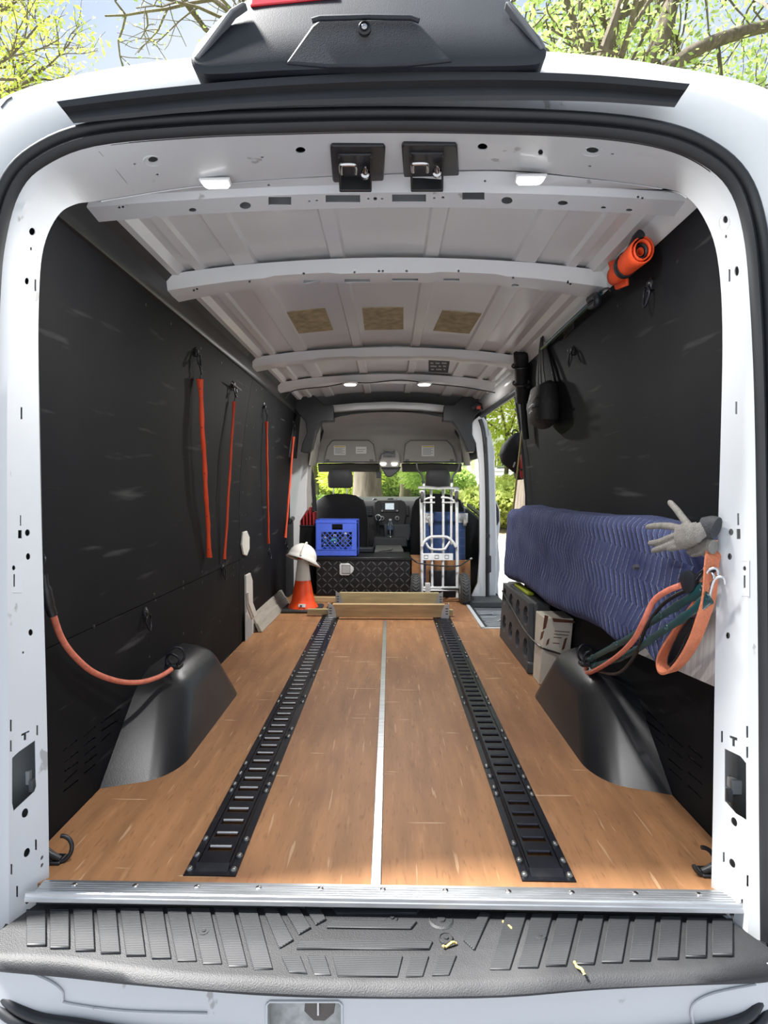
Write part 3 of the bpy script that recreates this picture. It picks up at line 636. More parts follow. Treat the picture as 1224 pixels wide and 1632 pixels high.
# ---- E-track rails
def etrack(xc, y0, n, lipm, label):
    p = .0605; yA = y0; yB = y0 + .07 + n*p + .02; t = thing('cargo_rail', label, 'cargo rail', (xc, y0, 0), 'slotted cargo rails on the floor')
    hw, iw, h = .064, .042, .012; sl_ = .0305; sw = .010
    m = MB()
    for s in (-1, 1):
        m.box(xc + s*iw*.98 if s > 0 else xc - hw, xc + hw if s > 0 else xc - iw*.98, yA, yB, 0, .003)
        m.hexa([(xc + s*(iw-.000),yA+.03,.0),(xc + s*(iw+.006),yA+.03,.0),(xc + s*(iw+.006),yB,.0),(xc + s*iw,yB,.0),(xc + s*(iw-.004),yA+.034,h),(xc + s*(iw-.001),yA+.034,h),(xc + s*(iw-.001),yB,h),(xc + s*(iw-.004),yB,h)])
        m.box(xc + (sl_ if s > 0 else -iw+.002), xc + (iw-.002 if s > 0 else -sl_), yA+.036, yB, h-.003, h)
    m.hexa([(xc-iw,yA+.012,.002),(xc+iw,yA+.012,.002),(xc+iw,yA+.037,.002),(xc-iw,yA+.037,.002),(xc-iw+.002,yA+.013,.0045),(xc+iw-.002,yA+.013,.0045),(xc+iw-.002,yA+.037,h),(xc-iw+.002,yA+.037,h)])
    m.box(xc-iw, xc+iw, yA, yA+.013, 0, .0035)
    ys = [yA + .092 + k*p for k in range(n)]; last = yA + .036
    for y in ys: m.box(xc-sl_, xc+sl_, last, y-sw, h-.003, h); last = y + sw
    m.box(xc-sl_, xc+sl_, last, yB, h-.003, h)
    m.build('rail_body', STEEL, t)
    e = MB(); e.tube([(-sl_+.003,0,0),(sl_-.003,0,0)], .0042, 8); e0 = e.build('slot_edge', lipm, t, smooth=True); e0.location = Vector((xc, ys[0]+sw-.001, h-.004)) - wloc(t)
    for y in ys[1:]: inst(e0, 'slot_edge', (xc, y+sw-.001, h-.004), t)
    b = MB(); b.lathe((0,0,0), (0,0,1), [(.0085,0),(.0085,.003),(.006,.007),(.003,.008)], 10); b0 = None
    for y, big in [(yA+.02,1)] + [(yA+.075+.01*(k % 3)+k*p, 1) for k in range(0, n, 1) if (k % 6 in (0, 1) or k in (5, 8))]:
        for s in (-1, 1):
            if b0 is None: b0 = b.build('bolt', DARKB, t, smooth=40); b0.location = Vector((xc+s*.054,y,.003)) - wloc(t)
            else: inst(b0, 'bolt', (xc+s*.054, y, .003), t)
    return t
DARKB = mat('bolt_steel', (.22,.22,.21), .35, metal=.8, var=.3)
LIPD = mat('dark_lip', (.03,.032,.045), .25, metal=.4, var=.2)
LIPS = mat('bright_lip', (.42,.42,.42), .3, metal=.8, var=.25)
etrack(-.414, PZ(333,1397,0).y, 55, LIPS, 'black slotted cargo rail with bright slot edges, left of the metal floor strip')
etrack(.400, PZ(870,1406,0).y, 55, LIPD, 'black slotted cargo rail with dark slot edges, right of the metal floor strip')

# ---- load beams across the rails
def beam(Y, z0, z1, x0, x1, m_, label, mside):
    t = thing('cargo_beam', label, 'beam', ((x0+x1)/2, Y, .012), 'timber load beams across the rails')
    MB().box(x0+.03, x1-.03, Y, Y+.038, z0, z1).build('timber', m_, t, bevel=.003)
    for s, xe in ((-1, x0), (1, x1)):
        m = MB(); prof = [(xe, Y-.003, .014), (xe - s*.058, Y-.003, .014), (xe - s*.058, Y-.003, z0+.01), (xe - s*.052, Y-.003, z0+.05), (xe - s*.036, Y-.003, z1-.006), (xe - s*.012, Y-.003, z1+.006), (xe, Y-.003, z1+.004)]
        m.prism(prof, (0,-.002,0)); m.box(min(xe,xe-s*.003), max(xe,xe-s*.003), Y-.005, Y+.045, .014, z1+.004); m.box(min(xe,xe-s*.058), max(xe,xe-s*.058), Y-.005, Y+.045, .0125, .016)
        br_ = m.build('end_bracket', mside, t)
        for zz in (.3, .5, .7):
            q = MB(); zc = z0 + (z1-z0)*zz; q.box(xe - s*.018 - .009, xe - s*.018 + .009, Y-.0058, Y-.0048, zc-.004, zc+.003); q.build('bracket_slot', INK, br_)
    return t
xl, xr_ = PY(523,975,2.85).x, PY(716,975,2.85).x
BRW = mat('bracket_zinc', (.66,.66,.64), .4, metal=.3, var=.1); BRG = mat('bracket_grey', (.40,.40,.37), .45, metal=.4, var=.2)
beam(2.85, .018, .112, xl, xr_, LUMB, 'pale timber load beam with white brackets, nearer the rear doors', BRW)
x2l, x2r = PY(535,955,3.30).x, PY(706,955,3.30).x
beam(3.30, .018, .118, x2l, x2r, LUMBG, 'greenish timber load beam with grey brackets, nearer the cab', BRG)
a, b_ = PY(490,980,2.96), PY(722,980,2.96)
tag(MB().box(a.x, b_.x, 2.95, 2.99, .013, .053).build('timber_batten', LUMBG, bevel=.002), 'thin timber batten lying across the rails behind the nearer beam', 'batten')
a, b_ = PY(499,961,3.52), PY(560,961,3.52)
tag(MB().box(a.x, b_.x+.3, 3.50, 3.56, .001, .04).build('timber_batten', LUMB, bevel=.002), 'timber batten on the floor behind the traffic cone', 'batten')

# ---- lamps: four lit roof lamps
def lamp(c, n, wd, dp, label, power):
    t = thing('roof_lamp', label, 'lamp', c, 'lit roof lamps')
    m = MB(); m.prism([c + Vector((x,y,0)) for x, y in ((-wd/2,-dp/2),(wd/2,-dp/2),(wd*.46,dp*.2),(wd*.36,dp*.5),(-wd*.36,dp*.5),(-wd*.46,dp*.2))], n*.010); m.build('lamp_body', mat('lamp_white', (.85,.85,.84), .3, var=.02), t, bevel=.003)
    m = MB(); m.prism([c + n*.010 + Vector((x,y,0)) for x, y in ((-wd*.42,-dp*.38),(wd*.42,-dp*.38),(wd*.40,dp*.15),(wd*.32,dp*.38),(-wd*.32,dp*.38),(-wd*.40,dp*.15))], n*.004); m.build('lens', LED, t, bevel=.002)
    l = bpy.data.lights.new('lamp_light', 'AREA'); l.shape = 'RECTANGLE'; l.size = wd; l.size_y = dp; l.energy = power; l.color = (1,.985,.97); l.spread = R(170)
    lo = bpy.data.objects.new('lamp_light', l); COL.objects.link(lo); lo.parent = t; lo.location = n*.03
    lo.rotation_euler = (0,0,0)
    return t
dn = Vector((0,0,-1))
bvb = surf(b1o)
for px, py, lb in ((344,287,'lit white lamp on the rear header, on the left'), (845,277,'lit white lamp on the rear header, on the right')):
    p, n = hit(bv_j, px, py-4)
    if p is None: p = PY(px, py, .13)
    lamp(Vector((p.x, p.y+.006, p.z - .006)), Vector((0,-.35,-1)).normalized(), .078, .042, lb, 8.0)
for px, lb in ((558,'lit round lamp under the roof near the cab, on the left'), (676,'lit round lamp under the roof near the cab, on the right')):
    p = PY(px, 613, 2.87); t = thing('roof_lamp', lb, 'lamp', p, 'lit roof lamps')
    m = MB(); m.lathe(p + Vector((0,0,.012)), dn, [(.055,0),(.055,.006),(.048,.012)], 24); m.build('bezel', mat('lamp_white', (.85,.85,.84), .3), t, smooth=40)
    m = MB(); m.lathe(p + Vector((0,0,.002)), dn, [(.044,0),(.042,.006),(.02,.010)], 24); m.build('lens', LED, t, smooth=True)
    l = bpy.data.lights.new('lamp_light', 'AREA'); l.shape = 'DISK'; l.size = .085; l.energy = 15; l.color = (1,.985,.97); lo = bpy.data.objects.new('lamp_light', l); COL.objects.link(lo); lo.parent = t; lo.location = (0,0,-.012)
m = MB(); m.tube(cat([PY(*q, 2.88) for q in ((455,634),(470,622),(520,616),(556,610),(590,610),(640,606),(690,612),(740,617),(790,626))], 5), .004, 6)
tag(m.build('lamp_cable', BLK, smooth=True), 'thin black cable running along the roof bow between the round lamps', 'cable')

# ---- door latch strikers on the header
def striker(px0, py0, px1, py1, ox, label):
    p0, n = hit(bv_j, (px0+px1)/2, (py0+py1)/2 - 18); 
    t = thing('door_striker', label, 'striker', p0, 'door strikers on the rear header')
    on = lambda x, y, o_=0: CAM + ray(x, y) * ((p0 + n*o_ - CAM).dot(n) / ray(x, y).dot(n))
    pl = [(px0+3,py0),(px1-3,py0),(px1,py0+4),(px1-3*ox,py1-18),(px1-8*ox if ox>0 else px1-4,py1-14),(px0+8,py1-14),(px0+4,py1-20),(px0,py0+4)]
    m = MB(); m.prism([on(*q) for q in pl], n*.010); m.build('back_plate', BLK, t, bevel=.003)
    cx = (px0+px1)/2 - 4
    q = [on(cx-28,py0+18,.01), on(cx+27,py0+18,.01), on(cx+26,py1-24,.01), on(cx-26,py1-24,.01)]
    m = MB(); m.hexa(q + [p_ + n*.004 for p_ in q]); m.build('striker_block', mat('striker_floor', (.035,.036,.04), .4), t, bevel=.001)
    dwn = (on(cx, py1-14) - on(cx, py0)).normalized(); sd = (on(cx+10,py0) - on(cx,py0)).normalized()
    for k in (-1, 1):
        e0, e1 = (q[0], q[3]) if k < 0 else (q[1], q[2]); m = MB(); m.hexa([e0, e0 - sd*k*.005, e1 - sd*k*.005, e1, e0 + n*.010, e0 - sd*k*.005 + n*.010, e1 - sd*k*.005 + n*.034, e1 + n*.034]); m.build('side_cheek', BLK, t, bevel=.001)
    m = MB(); e0, e1 = on(cx-26,py1-25,.002), on(cx+26,py1-25,.002); m.hexa([e0, e1, e1 + dwn*.012, e0 + dwn*.012, e0 + n*.040, e1 + n*.040, e1 + dwn*.012 + n*.040, e0 + dwn*.012 + n*.040]); m.build('lower_lip', BLK, t, bevel=.003)
    c = on(cx-11, py0+40, .030); m = MB()
    m.tube(cat([c - sd*.017 + dwn*.036, c - sd*.017 - dwn*.004, c - sd*.011 - dwn*.014, c + sd*.011 - dwn*.014, c + sd*.017 - dwn*.004, c + sd*.017 + dwn*.036], 5), .005, 10); m.build('striker_loop', CHROME, t, smooth=True)
    c = on(cx+16, py0+50, .030); m = MB(); m.lathe(c + dwn*.012, -dwn, [(.011,0),(.011,.012),(.0065,.016),(.0065,.034),(.002,.046)], 12); m.build('guide_pin', CHROME, t, smooth=40)
striker(526,226,614,302,1, 'black striker plate with steel loop on the header, on the left')
striker(640,224,729,302,-1, 'black striker plate with steel loop on the header, on the right')

# ---- rings, hooks and cords on the walls
def dring(p, sx, label, grp, drop=.05, wd=.032):
    t = thing('tie_down_ring', label, 'tie-down ring', p, grp); n = Vector((-sx,0,0)) if sx else Vector((0,0,1))
    m = MB(); m.lathe(p, n, [(.018,0),(.018,.004),(.010,.007),(.007,.012)], 14); m.build('mount_bolt', BLK, t, smooth=40)
    m = MB(); m.box(p.x-.008, p.x+.008, p.y-.014, p.y+.014, p.z-.022, p.z+.006); m.build('bracket', STEEL, t, bevel=.003)
    c = p + n*.014; m = MB()
    m.tube(cat([c + Vector((0,-.006,-.01)), c + Vector((0,-wd*.55,-.02)), c + Vector((0,-wd*.6,-.04)), c + Vector((n.x*.006,0,-.02-drop)), c + Vector((0,wd*.6,-.04)), c + Vector((0,wd*.55,-.02)), c + Vector((0,.006,-.01))], 4), .0036, 8); m.build('ring', STEEL, t, smooth=True)
    return t
G1 = 'tie-down rings on the left wall'; G2 = 'tie-down rings on the right wall'
for px, py, lb in ((312,560,'black tie-down ring above the longest orange strap on the left wall'), (371,612,'black tie-down ring above the second orange strap on the left wall'), (421,645,'black tie-down ring above the third orange strap on the left wall'), (467,673,'black tie-down ring above the orange strap nearest the cab'),
                   (231,975,'black tie-down ring low on the left wall above the wheel arch'), (354,904,'black tie-down ring under the second orange strap on the left wall'), (428,876,'black tie-down ring under the third orange strap on the left wall'), (455,862,'black tie-down ring under the orange strap nearest the cab')):
    dring(PW(px, py, .004), -1, lb, G1)
dring(PW(1038,452,.004), 1, 'black tie-down ring high on the right wall, nearer the rear doors', G2); dring(PW(914,558,.004), 1, 'black tie-down ring high on the right wall, nearer the black bag', G2)
def rubber(p0, p1, wtop, label, flat):
    t = thing('rubber_strap', label, 'strap', PW(*p1, .016), 'orange rubber straps on the left wall')
    a = PW(*p0, .024); b = PW(*p1, .022); m = MB(); pts = [lerp(a, b, k/20) + Vector((0, .004*math.sin(k*.9), 0)) for k in range(21)]
    rr = [wtop*(1.0 + (.5 if k in (0, 20) else 0) + .12*math.sin(k*2.1)) for k in range(21)]
    m.tube(pts, rr, 8, ry=.0055, up=(1,0,0)); m.build('strap_band', ORANGE, t, smooth=True)
    for k in (1, 5, 10, 15, 19):
        if flat:
            q = MB(); q.lathe(pts[k] + Vector((0,-.0042,0)), (0,-1,0), [(.0035,0),(.0035,.0025),(.001,.003)], 8); q.build('eyelet', REDM, t)
    c = PW(p0[0]-1, p0[1]-22, .022); m = MB(); m.tube(cat([a + Vector((0,0,-.01)), a + Vector((.004,.006,.02)), lerp(a, c, .5) + Vector((.004,.012,0)), c + Vector((0,-.008,.012)), c + Vector((0,-.016,.002))], 5), .003, 8); m.build('hook', STEEL, t, smooth=True)
    if not flat:
        c2 = b + Vector((.0,-.012,-.06)); m = MB(); m.tube(cat([b + Vector((0,0,.006)), b + Vector((.003,.008,-.02)), b + Vector((0,-.002,-.045)), c2, c2 + Vector((0,-.012,.014))], 5), .003, 8); m.build('hook', STEEL, t, smooth=True)
rubber((318.5,604),(334,888),.0105,'broad orange rubber strap hanging on the left wall, nearest the rear doors',True)
rubber((373,640),(358,891),.007,'second orange rubber strap from the rear doors on the left wall',False)
rubber((424.5,672),(428,866),.0078,'third orange rubber strap from the rear doors on the left wall',False)
rubber((468,696),(455,857),.0085,'orange rubber strap on the left wall nearest the cab',False)
m = MB(); m.cyl(PW(369,610,.03), PW(384,622,.03), .004, 8); tag(m.build('steel_pin', CHROME, smooth=40), 'short bright steel pin through the second ring on the left wall', 'pin')

def cord(pts, r, m_, name, parent, n=10):
    m = MB(); m.tube(cat(pts, 6), r, n); return m.build(name, m_, parent, smooth=True)
# left bungee from the rear pillar to the wheel arch
e1 = PZ(274,1066,.285)
t = thing('bungee_cord', 'faded orange bungee cord sagging along the left wall to the wheel arch', 'bungee cord', e1)
cord([PY(84,978,.10), PW(97,1015,.03), PW(118,1045,.03), PW(150,1072,.03), PW(190,1086,.04), PW(225,1087,.07), PZ(255,1078,.272), e1], .0085, PINK, 'cord', t)
m = MB(); m.tube(cat([PY(84,980,.10), PY(78,962,.085), PY(73,940,.07), PY(70,915,.06)], 4), [.012]*4 + [.014]*5 + [.009]*4, 8); m.build('hook_sleeve', BLK, t, smooth=True)
m = MB(); m.tube(cat([PY(70,918,.07), PY(68,905,.06), PY(72,893,.06), PY(69,884,.07)], 4), .003, 8); m.build('hook', STEEL, t, smooth=True)
def archring(px, py, z, label, s):
    c = PZ(px, py, z); t = thing('tie_down_ring', label, 'tie-down ring', c - Vector((0,0,.012)), 'tie-down rings on the wheel arches')
    m = MB(); m.box(c.x-.03, c.x+.03, c.y-.022, c.y+.022, c.z-.012, c.z+.006); m.build('bracket', BLK, t, bevel=.005)
    m = MB(); m.torus(c + Vector((.008*-s,.0,.036)), (.25,-1,.1), .032, .0042, 24, 8); m.build('ring', STEEL, t, smooth=True)
    m = MB(); m.tube(cat([c + Vector((.02,-.02,.004)), c + Vector((.028,-.02,.03)), c + Vector((.0,-.024,.05)), c + Vector((-.02,-.02,.03)), c + Vector((-.016,-.022,.006))], 4), .005, 8); m.build('shackle', STEEL, t, smooth=True)
    for k in (-1, 1): 
        m = MB(); m.lathe(c + Vector((k*.022,-.012,.006)), (0,0,1), [(.007,0),(.006,.005),(.003,.007)], 10); m.build('bolt', DARKM, t, smooth=40)
archring(277,1060,.275, 'black tie-down ring on top of the left wheel arch', -1)
# black grab rings on the floor beside the pillars
for px, py, sx, lb in ((92,1366,-1,'black tie-down hoop on the floor beside the left rear pillar'), (1124,1386,1,'black tie-down hoop on the floor beside the right rear pillar')):
    c = PZ(px, py+6, 0); t = thing('floor_hoop', lb, 'tie-down hoop', c, 'floor hoops beside the rear pillars')
    m = MB(); m.torus(c + Vector((-sx*.004,.0,.030)), (.2,-1,.35), .030, .0052, 26, 8, a0=-.6, a1=3.9); m.build('hoop', BLK, t, smooth=True)
    m = MB(); m.tube([c + Vector((sx*.035,-.004,.034)), c + Vector((sx*.012,-.008,.020)), c + Vector((-sx*.012,-.008,.010))], [.010,.010,.007], 10); m.build('hinge_barrel', BLK, t, smooth=40)
    m = MB(); m.box(c.x-.03+sx*.015, c.x+.03+sx*.015, c.y-.02, c.y+.02, 0, .008); m.build('base_plate', BLK, t, bevel=.003)
# weathered strip along the left wall by the cone
p0, p1 = PZ(418,1008,0), PZ(462,962,0)
t = thing('sill_strip', 'weathered grey timber strip leaning along the left wall by the cone', 'timber strip', lerp(p0, p1, .5))
for k, (o_, z_) in enumerate(((0,.0),(-.035,.055))):
    m = MB(); m.hexa([Vector((p0.x+o_-.028,p0.y,z_+.002)), Vector((p0.x+o_,p0.y,z_+.001)), Vector((p1.x+o_,p1.y,z_+.001)), Vector((p1.x+o_-.028,p1.y,z_+.002)), Vector((p0.x+o_-.05,p0.y,z_+.056)), Vector((p0.x+o_-.03,p0.y,z_+.06)), Vector((p1.x+o_-.03,p1.y,z_+.06)), Vector((p1.x+o_-.05,p1.y,z_+.056))]); m.build('strip_board', LUMBW, t, bevel=.003)
# ================================================================== THE CAB
YB = 3.70
# ---- B pillars, door apertures
cabL = sthing('cab_shell', (0, 3.7, 0), 'cab end of the van with pillars, trims and windscreen surround')
def poly(pts, t, name, m_, parent, bevel=0, smooth=None, bseg=2):
    m = MB(); m.prism([PY(*p) if len(p) == 3 else p for p in pts], t); return m.build(name, m_, parent, bevel=bevel, smooth=smooth, bseg=bseg)
def at(Y, pl): return [(x, y, Y) for x, y in pl]
poly(at(3.96, [(476,655),(484,662),(490,680),(488,705),(484,712),(492,720),(488,780),(489,812),(478,830),(474,940),(452,945),(454,850),(462,760),(470,690)]), (0,.06,0), 'b_pillar', ROOFW, cabL, .004)
poly(at(4.03, [(489,712),(497,716),(495,770),(497,800),(492,815),(486,812)]), (0,.05,0), 'belt_trim', LINER, cabL, .004)
poly(at(4.08, [(487,722),(492,724),(502,770),(504,815),(497,815),(496,775)]), (0,.05,0), 'door_rubber', RUBBER, cabL, .003)
poly(at(3.64, [(466,634),(480,630),(500,630),(516,645),(531,646),(532,671),(512,672),(503,690),(497,716),(490,722),(479,720),(482,706),(489,690),(487,672),(478,662),(470,652)]), (0,.12,0), 'corner_trim', BLK, cabL, .006)
poly(at(3.64, [(708,646),(724,645),(738,632),(758,634),(772,640),(770,650),(758,662),(752,675),(752,692),(758,706),(757,720),(746,720),(740,705),(732,688),(722,672),(706,671)]), (0,.12,0), 'corner_trim', BLK, cabL, .006)
# right B pillar with its door seal, striker plates and outer flange
poly(at(3.66, [(752,672),(768,660),(776,672),(779,700),(780,760),(782,860),(782,920),(775,955),(765,962),(757,962),(752,950),(762,930),(765,880),(765,800),(764,740),(758,706),(752,692)]), (0,.05,0), 'b_pillar', WHITE, cabL, .004)
m = MB(); m.tube(cat([PY(*p, 3.63) for p in ((765,668),(771,690),(775,740),(777,820),(777,900),(777,950),(775,980))], 5), .018, 8); m.build('door_seal', RUBBER, cabL, smooth=True)
poly(at(3.70, [(775,676),(782,690),(788,720),(790,780),(792,860),(791,930),(786,982),(777,982),(779,900),(779,760)]), (0,.04,0), 'pillar_flange', WHITE, cabL, .004)
poly(at(3.74, [(784,790),(792,800),(797,815),(797,838),(794,862),(796,885),(797,905),(794,930),(795,955),(790,985),(784,985)]), (0,.06,0), 'door_edge', WHITE, cabL, .006)
for pl in ([(778,885),(783,886),(783,912),(778,914)], [(777,952),(781,950),(781,972),(777,972)], [(772,698),(776,697),(777,720),(773,722)], [(776,850),(781,852),(781,857),(776,858)]):
    poly(at(3.60, pl), (0,.02,0), 'striker_plate', BLK, cabL, .003)
poly(at(3.73, [(791,802),(795,812),(796,830),(792,838)]), (0,.02,0), 'bump_stop', RUBBER, cabL, .003); poly(at(3.73, [(791,945),(795,950),(795,965),(791,972)]), (0,.02,0), 'bump_stop', RUBBER, cabL, .003)
poly(at(3.69, [(773,672),(777,674),(779,694),(776,698)]), (0,.02,0), 'bump_stop', RUBBER, cabL, .003)
# rail over the sliding door opening, rear edge of the opening
m = MB(); a, b_ = PY(768,662,3.64), PXX(842,612,.80)
m.tube([a, lerp(a, b_, .5), b_], .022, 8); m.build('opening_seal', RUBBER, cabL, smooth=True)
dz = Vector((0,0,.045)); m = MB(); m.loft([[a + dz*.3, b_ + dz*.3], [a + dz*1.4 + Vector((-.02,0,0)), b_ + dz*1.4 + Vector((-.02,0,0))], [a + dz*2.6 + Vector((-.03,0,0)), b_ + dz*2.6 + Vector((-.03,0,0))]]); m.build('opening_rail', ROOFW, cabL, smooth=40, solid=.004)
poly([(.80,2.36,1.60),(.872,2.36,1.1),(.886,2.36,.5),(.89,2.36,.0),(.955,2.36,.0),(.955,2.36,.9),(.90,2.36,1.4),(.86,2.36,1.62)], (0,.02,0), 'opening_edge', WHITE, cabL)
m = MB(); m.tube([(.89,2.39,.0),(.89,2.39,.9),(.85,2.39,1.3),(.81,2.39,1.55)], .012, 8); m.build('opening_seal', RUBBER, cabL, smooth=True)
for px in (776, 788, 800, 812): 
    p = PXX(px, 0, .775); 
for (x0,y0) in ((768,618),(775,611),(782,606),(800,588),(812,580)):
    poly([PXX(x0,y0,.772), PXX(x0+5,y0-4,.772), PXX(x0+5,y0+8,.79), PXX(x0,y0+13,.79)], (.004,0,0), 'rail_slot', CAVITY, cabL)
# step well of the sliding door
stw = sthing('door_step', (.8, 3.0, -.03), 'grey plastic step tread of the sliding door')
x0 = PZ(768,1000,0).x
MB().box(x0+.0, 1.05, 2.62, 3.62, -.06, -.02).build('step_base', GREYT, stw)
m = MB(); m.box(x0-.005, x0+.022, 2.60, 3.50, -.02, .004); m.box(x0-.005, 1.02, 2.595, 2.622, -.02, .004); m.build('step_border', WHITE, stw, bevel=.002)
TRD = mat('step_tread_grey', (.17,.18,.19), .5, var=.2, vs=10)
for k, (y0_, y1_) in enumerate(((2.66,2.86),(2.89,3.06),(3.10,3.24))): MB().box(x0+.05, 1.0, y0_, y1_, -.02, -.008).build('tread_pad', TRD, stw, bevel=.006)
for k in range(4):
    m = MB(); yy = 2.70 + k*.13; m.tube(cat([(x0+.06,yy,-.006),(x0+.14,yy+.01,-.006),(x0+.18,yy+.06,-.006),(x0+.32,yy+.07,-.006)], 4), .005, 6); m.build('tread_rib', mat('tread_rib', (.35,.36,.36), .5), stw, smooth=True)
MB().box(x0+.02, .95, 3.40, 3.70, -.02, .03).build('step_riser', mat('riser_grey', (.045,.048,.05), .6), stw, bevel=.008)
# ---- headliner and overhead shelf
def hrow(Y, xl, xr, yc, ye): return [PY(xl + (xr-xl)*i/16, ye + (yc-ye)*(1 - abs(2*i/16-1)**2.4), Y) for i in range(17)]
m = MB(); R0 = hrow(3.74,512,728,657,672); R1 = hrow(4.30,516,724,676,688); R2 = hrow(4.58,513,731,690,699); R2b = hrow(4.64,510,735,700,707); R3 = hrow(4.68,506,738,738,738)
m.loft([R0,R1,R2,R2b,R3]); m.build('headliner', LINER, cabL, smooth=60)
for s, col in ((0, 0), (1, -1)):
    rA = [R0[col], PY((500,744)[s],695,3.74), PY((492,750)[s],742,3.74)]; rB = [R2b[col], PY((508,736)[s],722,4.66), PY((505,739)[s],742,4.68)]
    m = MB(); m.loft([rA, rB]); m.build('headliner_side', LINER, cabL)
SHD = mat('shelf_door', (.30,.285,.26), .75, var=.05)
def rim(pl, Y, name, parent, m_, r=.004):
    m = MB(); m.tube([PY(*p, Y) for p in pl], r, 6, closed=True); return m.build(name, m_, parent, smooth=True)
for pl, lb in (([(516,736),(522,712),(530,702),(588,702),(595,708),(600,736)],'left'), ([(643,736),(646,708),(654,702),(712,702),(721,712),(728,736)],'right')):
    sd = poly(at(4.60, pl), (0,.03,0), 'shelf_door', SHD, cabL, .006); rim(pl, 4.598, 'door_gap', sd, GREYT, .005)
    cx = sum(p[0] for p in pl)/6; 
    for kx in (pl[0][0]+6, pl[-1][0]-8): poly(at(4.595, [(kx-3,732),(kx+3,732),(kx+3,735),(kx-3,735)]), (0,.01,0), 'hinge', GREYT, sd)
def note(x0,y0,x1,y1,label,lines,head=None):
    t = thing('warning_label', label, 'label', PY((x0+x1)/2,y1,4.595), 'printed labels on the overhead shelf')
    poly(at(4.594, rct(x0,y0,x1,y1)), (0,.004,0), 'label_sheet', PAPER, t)
    if head: poly(at(4.592, rct(x0+1,y0+.8,x1-1,y0+2.6)), (0,.003,0), 'header_stripe', mat('label_amber', (.55,.42,.12), .7), t)
    for k in range(lines):
        y = y0+4+k*(y1-y0-5)/lines; poly(at(4.592, rct(x0+2,y,x1-2-(k%2)*3,y+.7)), (0,.003,0), 'text_line', mat('ink_grey', (.18,.18,.2), .8), t)
note(532,710,551,725,'printed warning label nearest the left end of the overhead shelf',5,True)
note(567,712,584,723,'small printed label left of the overhead lamp console',2)
note(672,710,692,727,'printed warning label on the right overhead shelf door',6,True)
# overhead console with two lit map lamps, and the mirror pod beneath
t = thing('overhead_console', 'grey overhead console with two lit map lamps above the windscreen', 'console', PY(620,744,4.56))
poly(at(4.54, [(604,740),(607,722),(611,716),(631,716),(636,722),(638,740),(634,745),(608,745)]), (0,.08,0), 'console_body', SHD, t, .008)
poly(at(4.535, rct(611,718,630,729)), (0,.01,0), 'switch_panel', mat('switch_dark', (.10,.10,.10), .5), t, .002)
poly(at(4.53, rct(616,726,624,729)), (0,.01,0), 'button', BLK, t); 
m = MB(); m.tube(cat([PY(*p, 4.525) for p in ((606,732),(608,724),(616,720),(626,722),(629,718))], 4), .006, 6); m.build('cable', BLK, t, smooth=True)
for cx in (610.5, 628.5): poly(at(4.53, [(cx-5,738),(cx+5,738),(cx+3,741.5),(cx-3,741.5)]), (0,.01,0), 'map_lamp', LED, t)
for cx in (610.5, 628.5):
    l = bpy.data.lights.new('lamp_light', 'AREA'); l.size = .06; l.energy = .2; lo = bpy.data.objects.new('lamp_light', l); COL.objects.link(lo); lo.parent = t; lo.location = PY(cx,744,4.44) - wloc(t)
poly(at(4.62, [(606,744),(640,744),(634,752),(624,760),(616,760),(611,752)]), (0,.06,0), 'sensor_pod', BLK, t, .008)
m = MB(); m.prism([PY(*p, 4.75) for p in ((599,751),(607,751),(607,762),(600,762))], (0,.03,0)); tag(m.build('dash_camera', BLK, bevel=.004), 'small black dash camera hanging behind the windscreen', 'camera')
# sun visors (folded up, dark), windscreen surround and glass
for x0_, x1_, lb in ((507,606,'dark folded sun visor above the left seat'), (640,736,'dark folded sun visor above the right seat')):
    m = MB(); m.loft([[PY(x0_,739,4.78), PY((x0_+x1_)/2,738,4.80), PY(x1_,739,4.78)], [PY(x0_+1,750,4.86), PY((x0_+x1_)/2,749.5,4.9), PY(x1_-1,750,4.86)]])
    tag(m.build('sun_visor', mat('visor_grey', (.075,.07,.06), .8), solid=.02), lb, 'sun visor', 'sun visors')
for s in (0, 1):
    x_ = lambda a: a if s == 0 else 1242 - a
    poly([PY(x_(506),738,4.7), PY(x_(513),745,4.75), PY(x_(525),800,5.3), PY(x_(505),830,5.3), PY(x_(500),800,4.9), PY(x_(503),760,4.75)], (0,.05,0), 'a_pillar', mat('pillar_grey', (.20,.205,.21), .7), cabL, .006)
    sx = -1 if s == 0 else 1
    m = MB(); m.loft([[(sx*.86,3.74,-.1),(sx*.80,5.5,-.1)],[(sx*.86,3.74,.62),(sx*.80,5.5,.80)]]); m.build('door_card', mat('door_card', (.02,.021,.023), .7), cabL, solid=.03)
    m = MB(); m.loft([[(sx*.86,3.74,.62),(sx*.80,5.4,.80)],[(sx*.78,3.74,1.25),(sx*.72,4.8,1.25)]]); struct(m.build('window_%d' % (2+s), GLASS), 'side window of the cab door')
    m = MB(); m.loft([[(sx*.84,3.74,1.22),(sx*.74,4.85,1.22)],[(sx*.80,3.74,1.65),(sx*.70,4.85,1.60)]]); m.build('door_top', GREYT, cabL, solid=.03)
    m = MB(); m.tube([(sx*.86,3.85,.66),(sx*.855,4.2,.72),(sx*.84,4.8,.78)], .02, 8); m.build('door_grab', BLK, cabL, smooth=True)
m = MB(); m.loft([[PY(510,742,4.92), PY(621,738,4.98), PY(733,742,4.92)], [PY(495,804,5.52), PY(621,802,5.62), PY(745,804,5.52)]]); struct(m.build('window_1', GLASS), 'windscreen')
MB().box(-.9,.9,3.7,5.7,-.16,-.10).build('cab_floor', CAVITY, cabL)
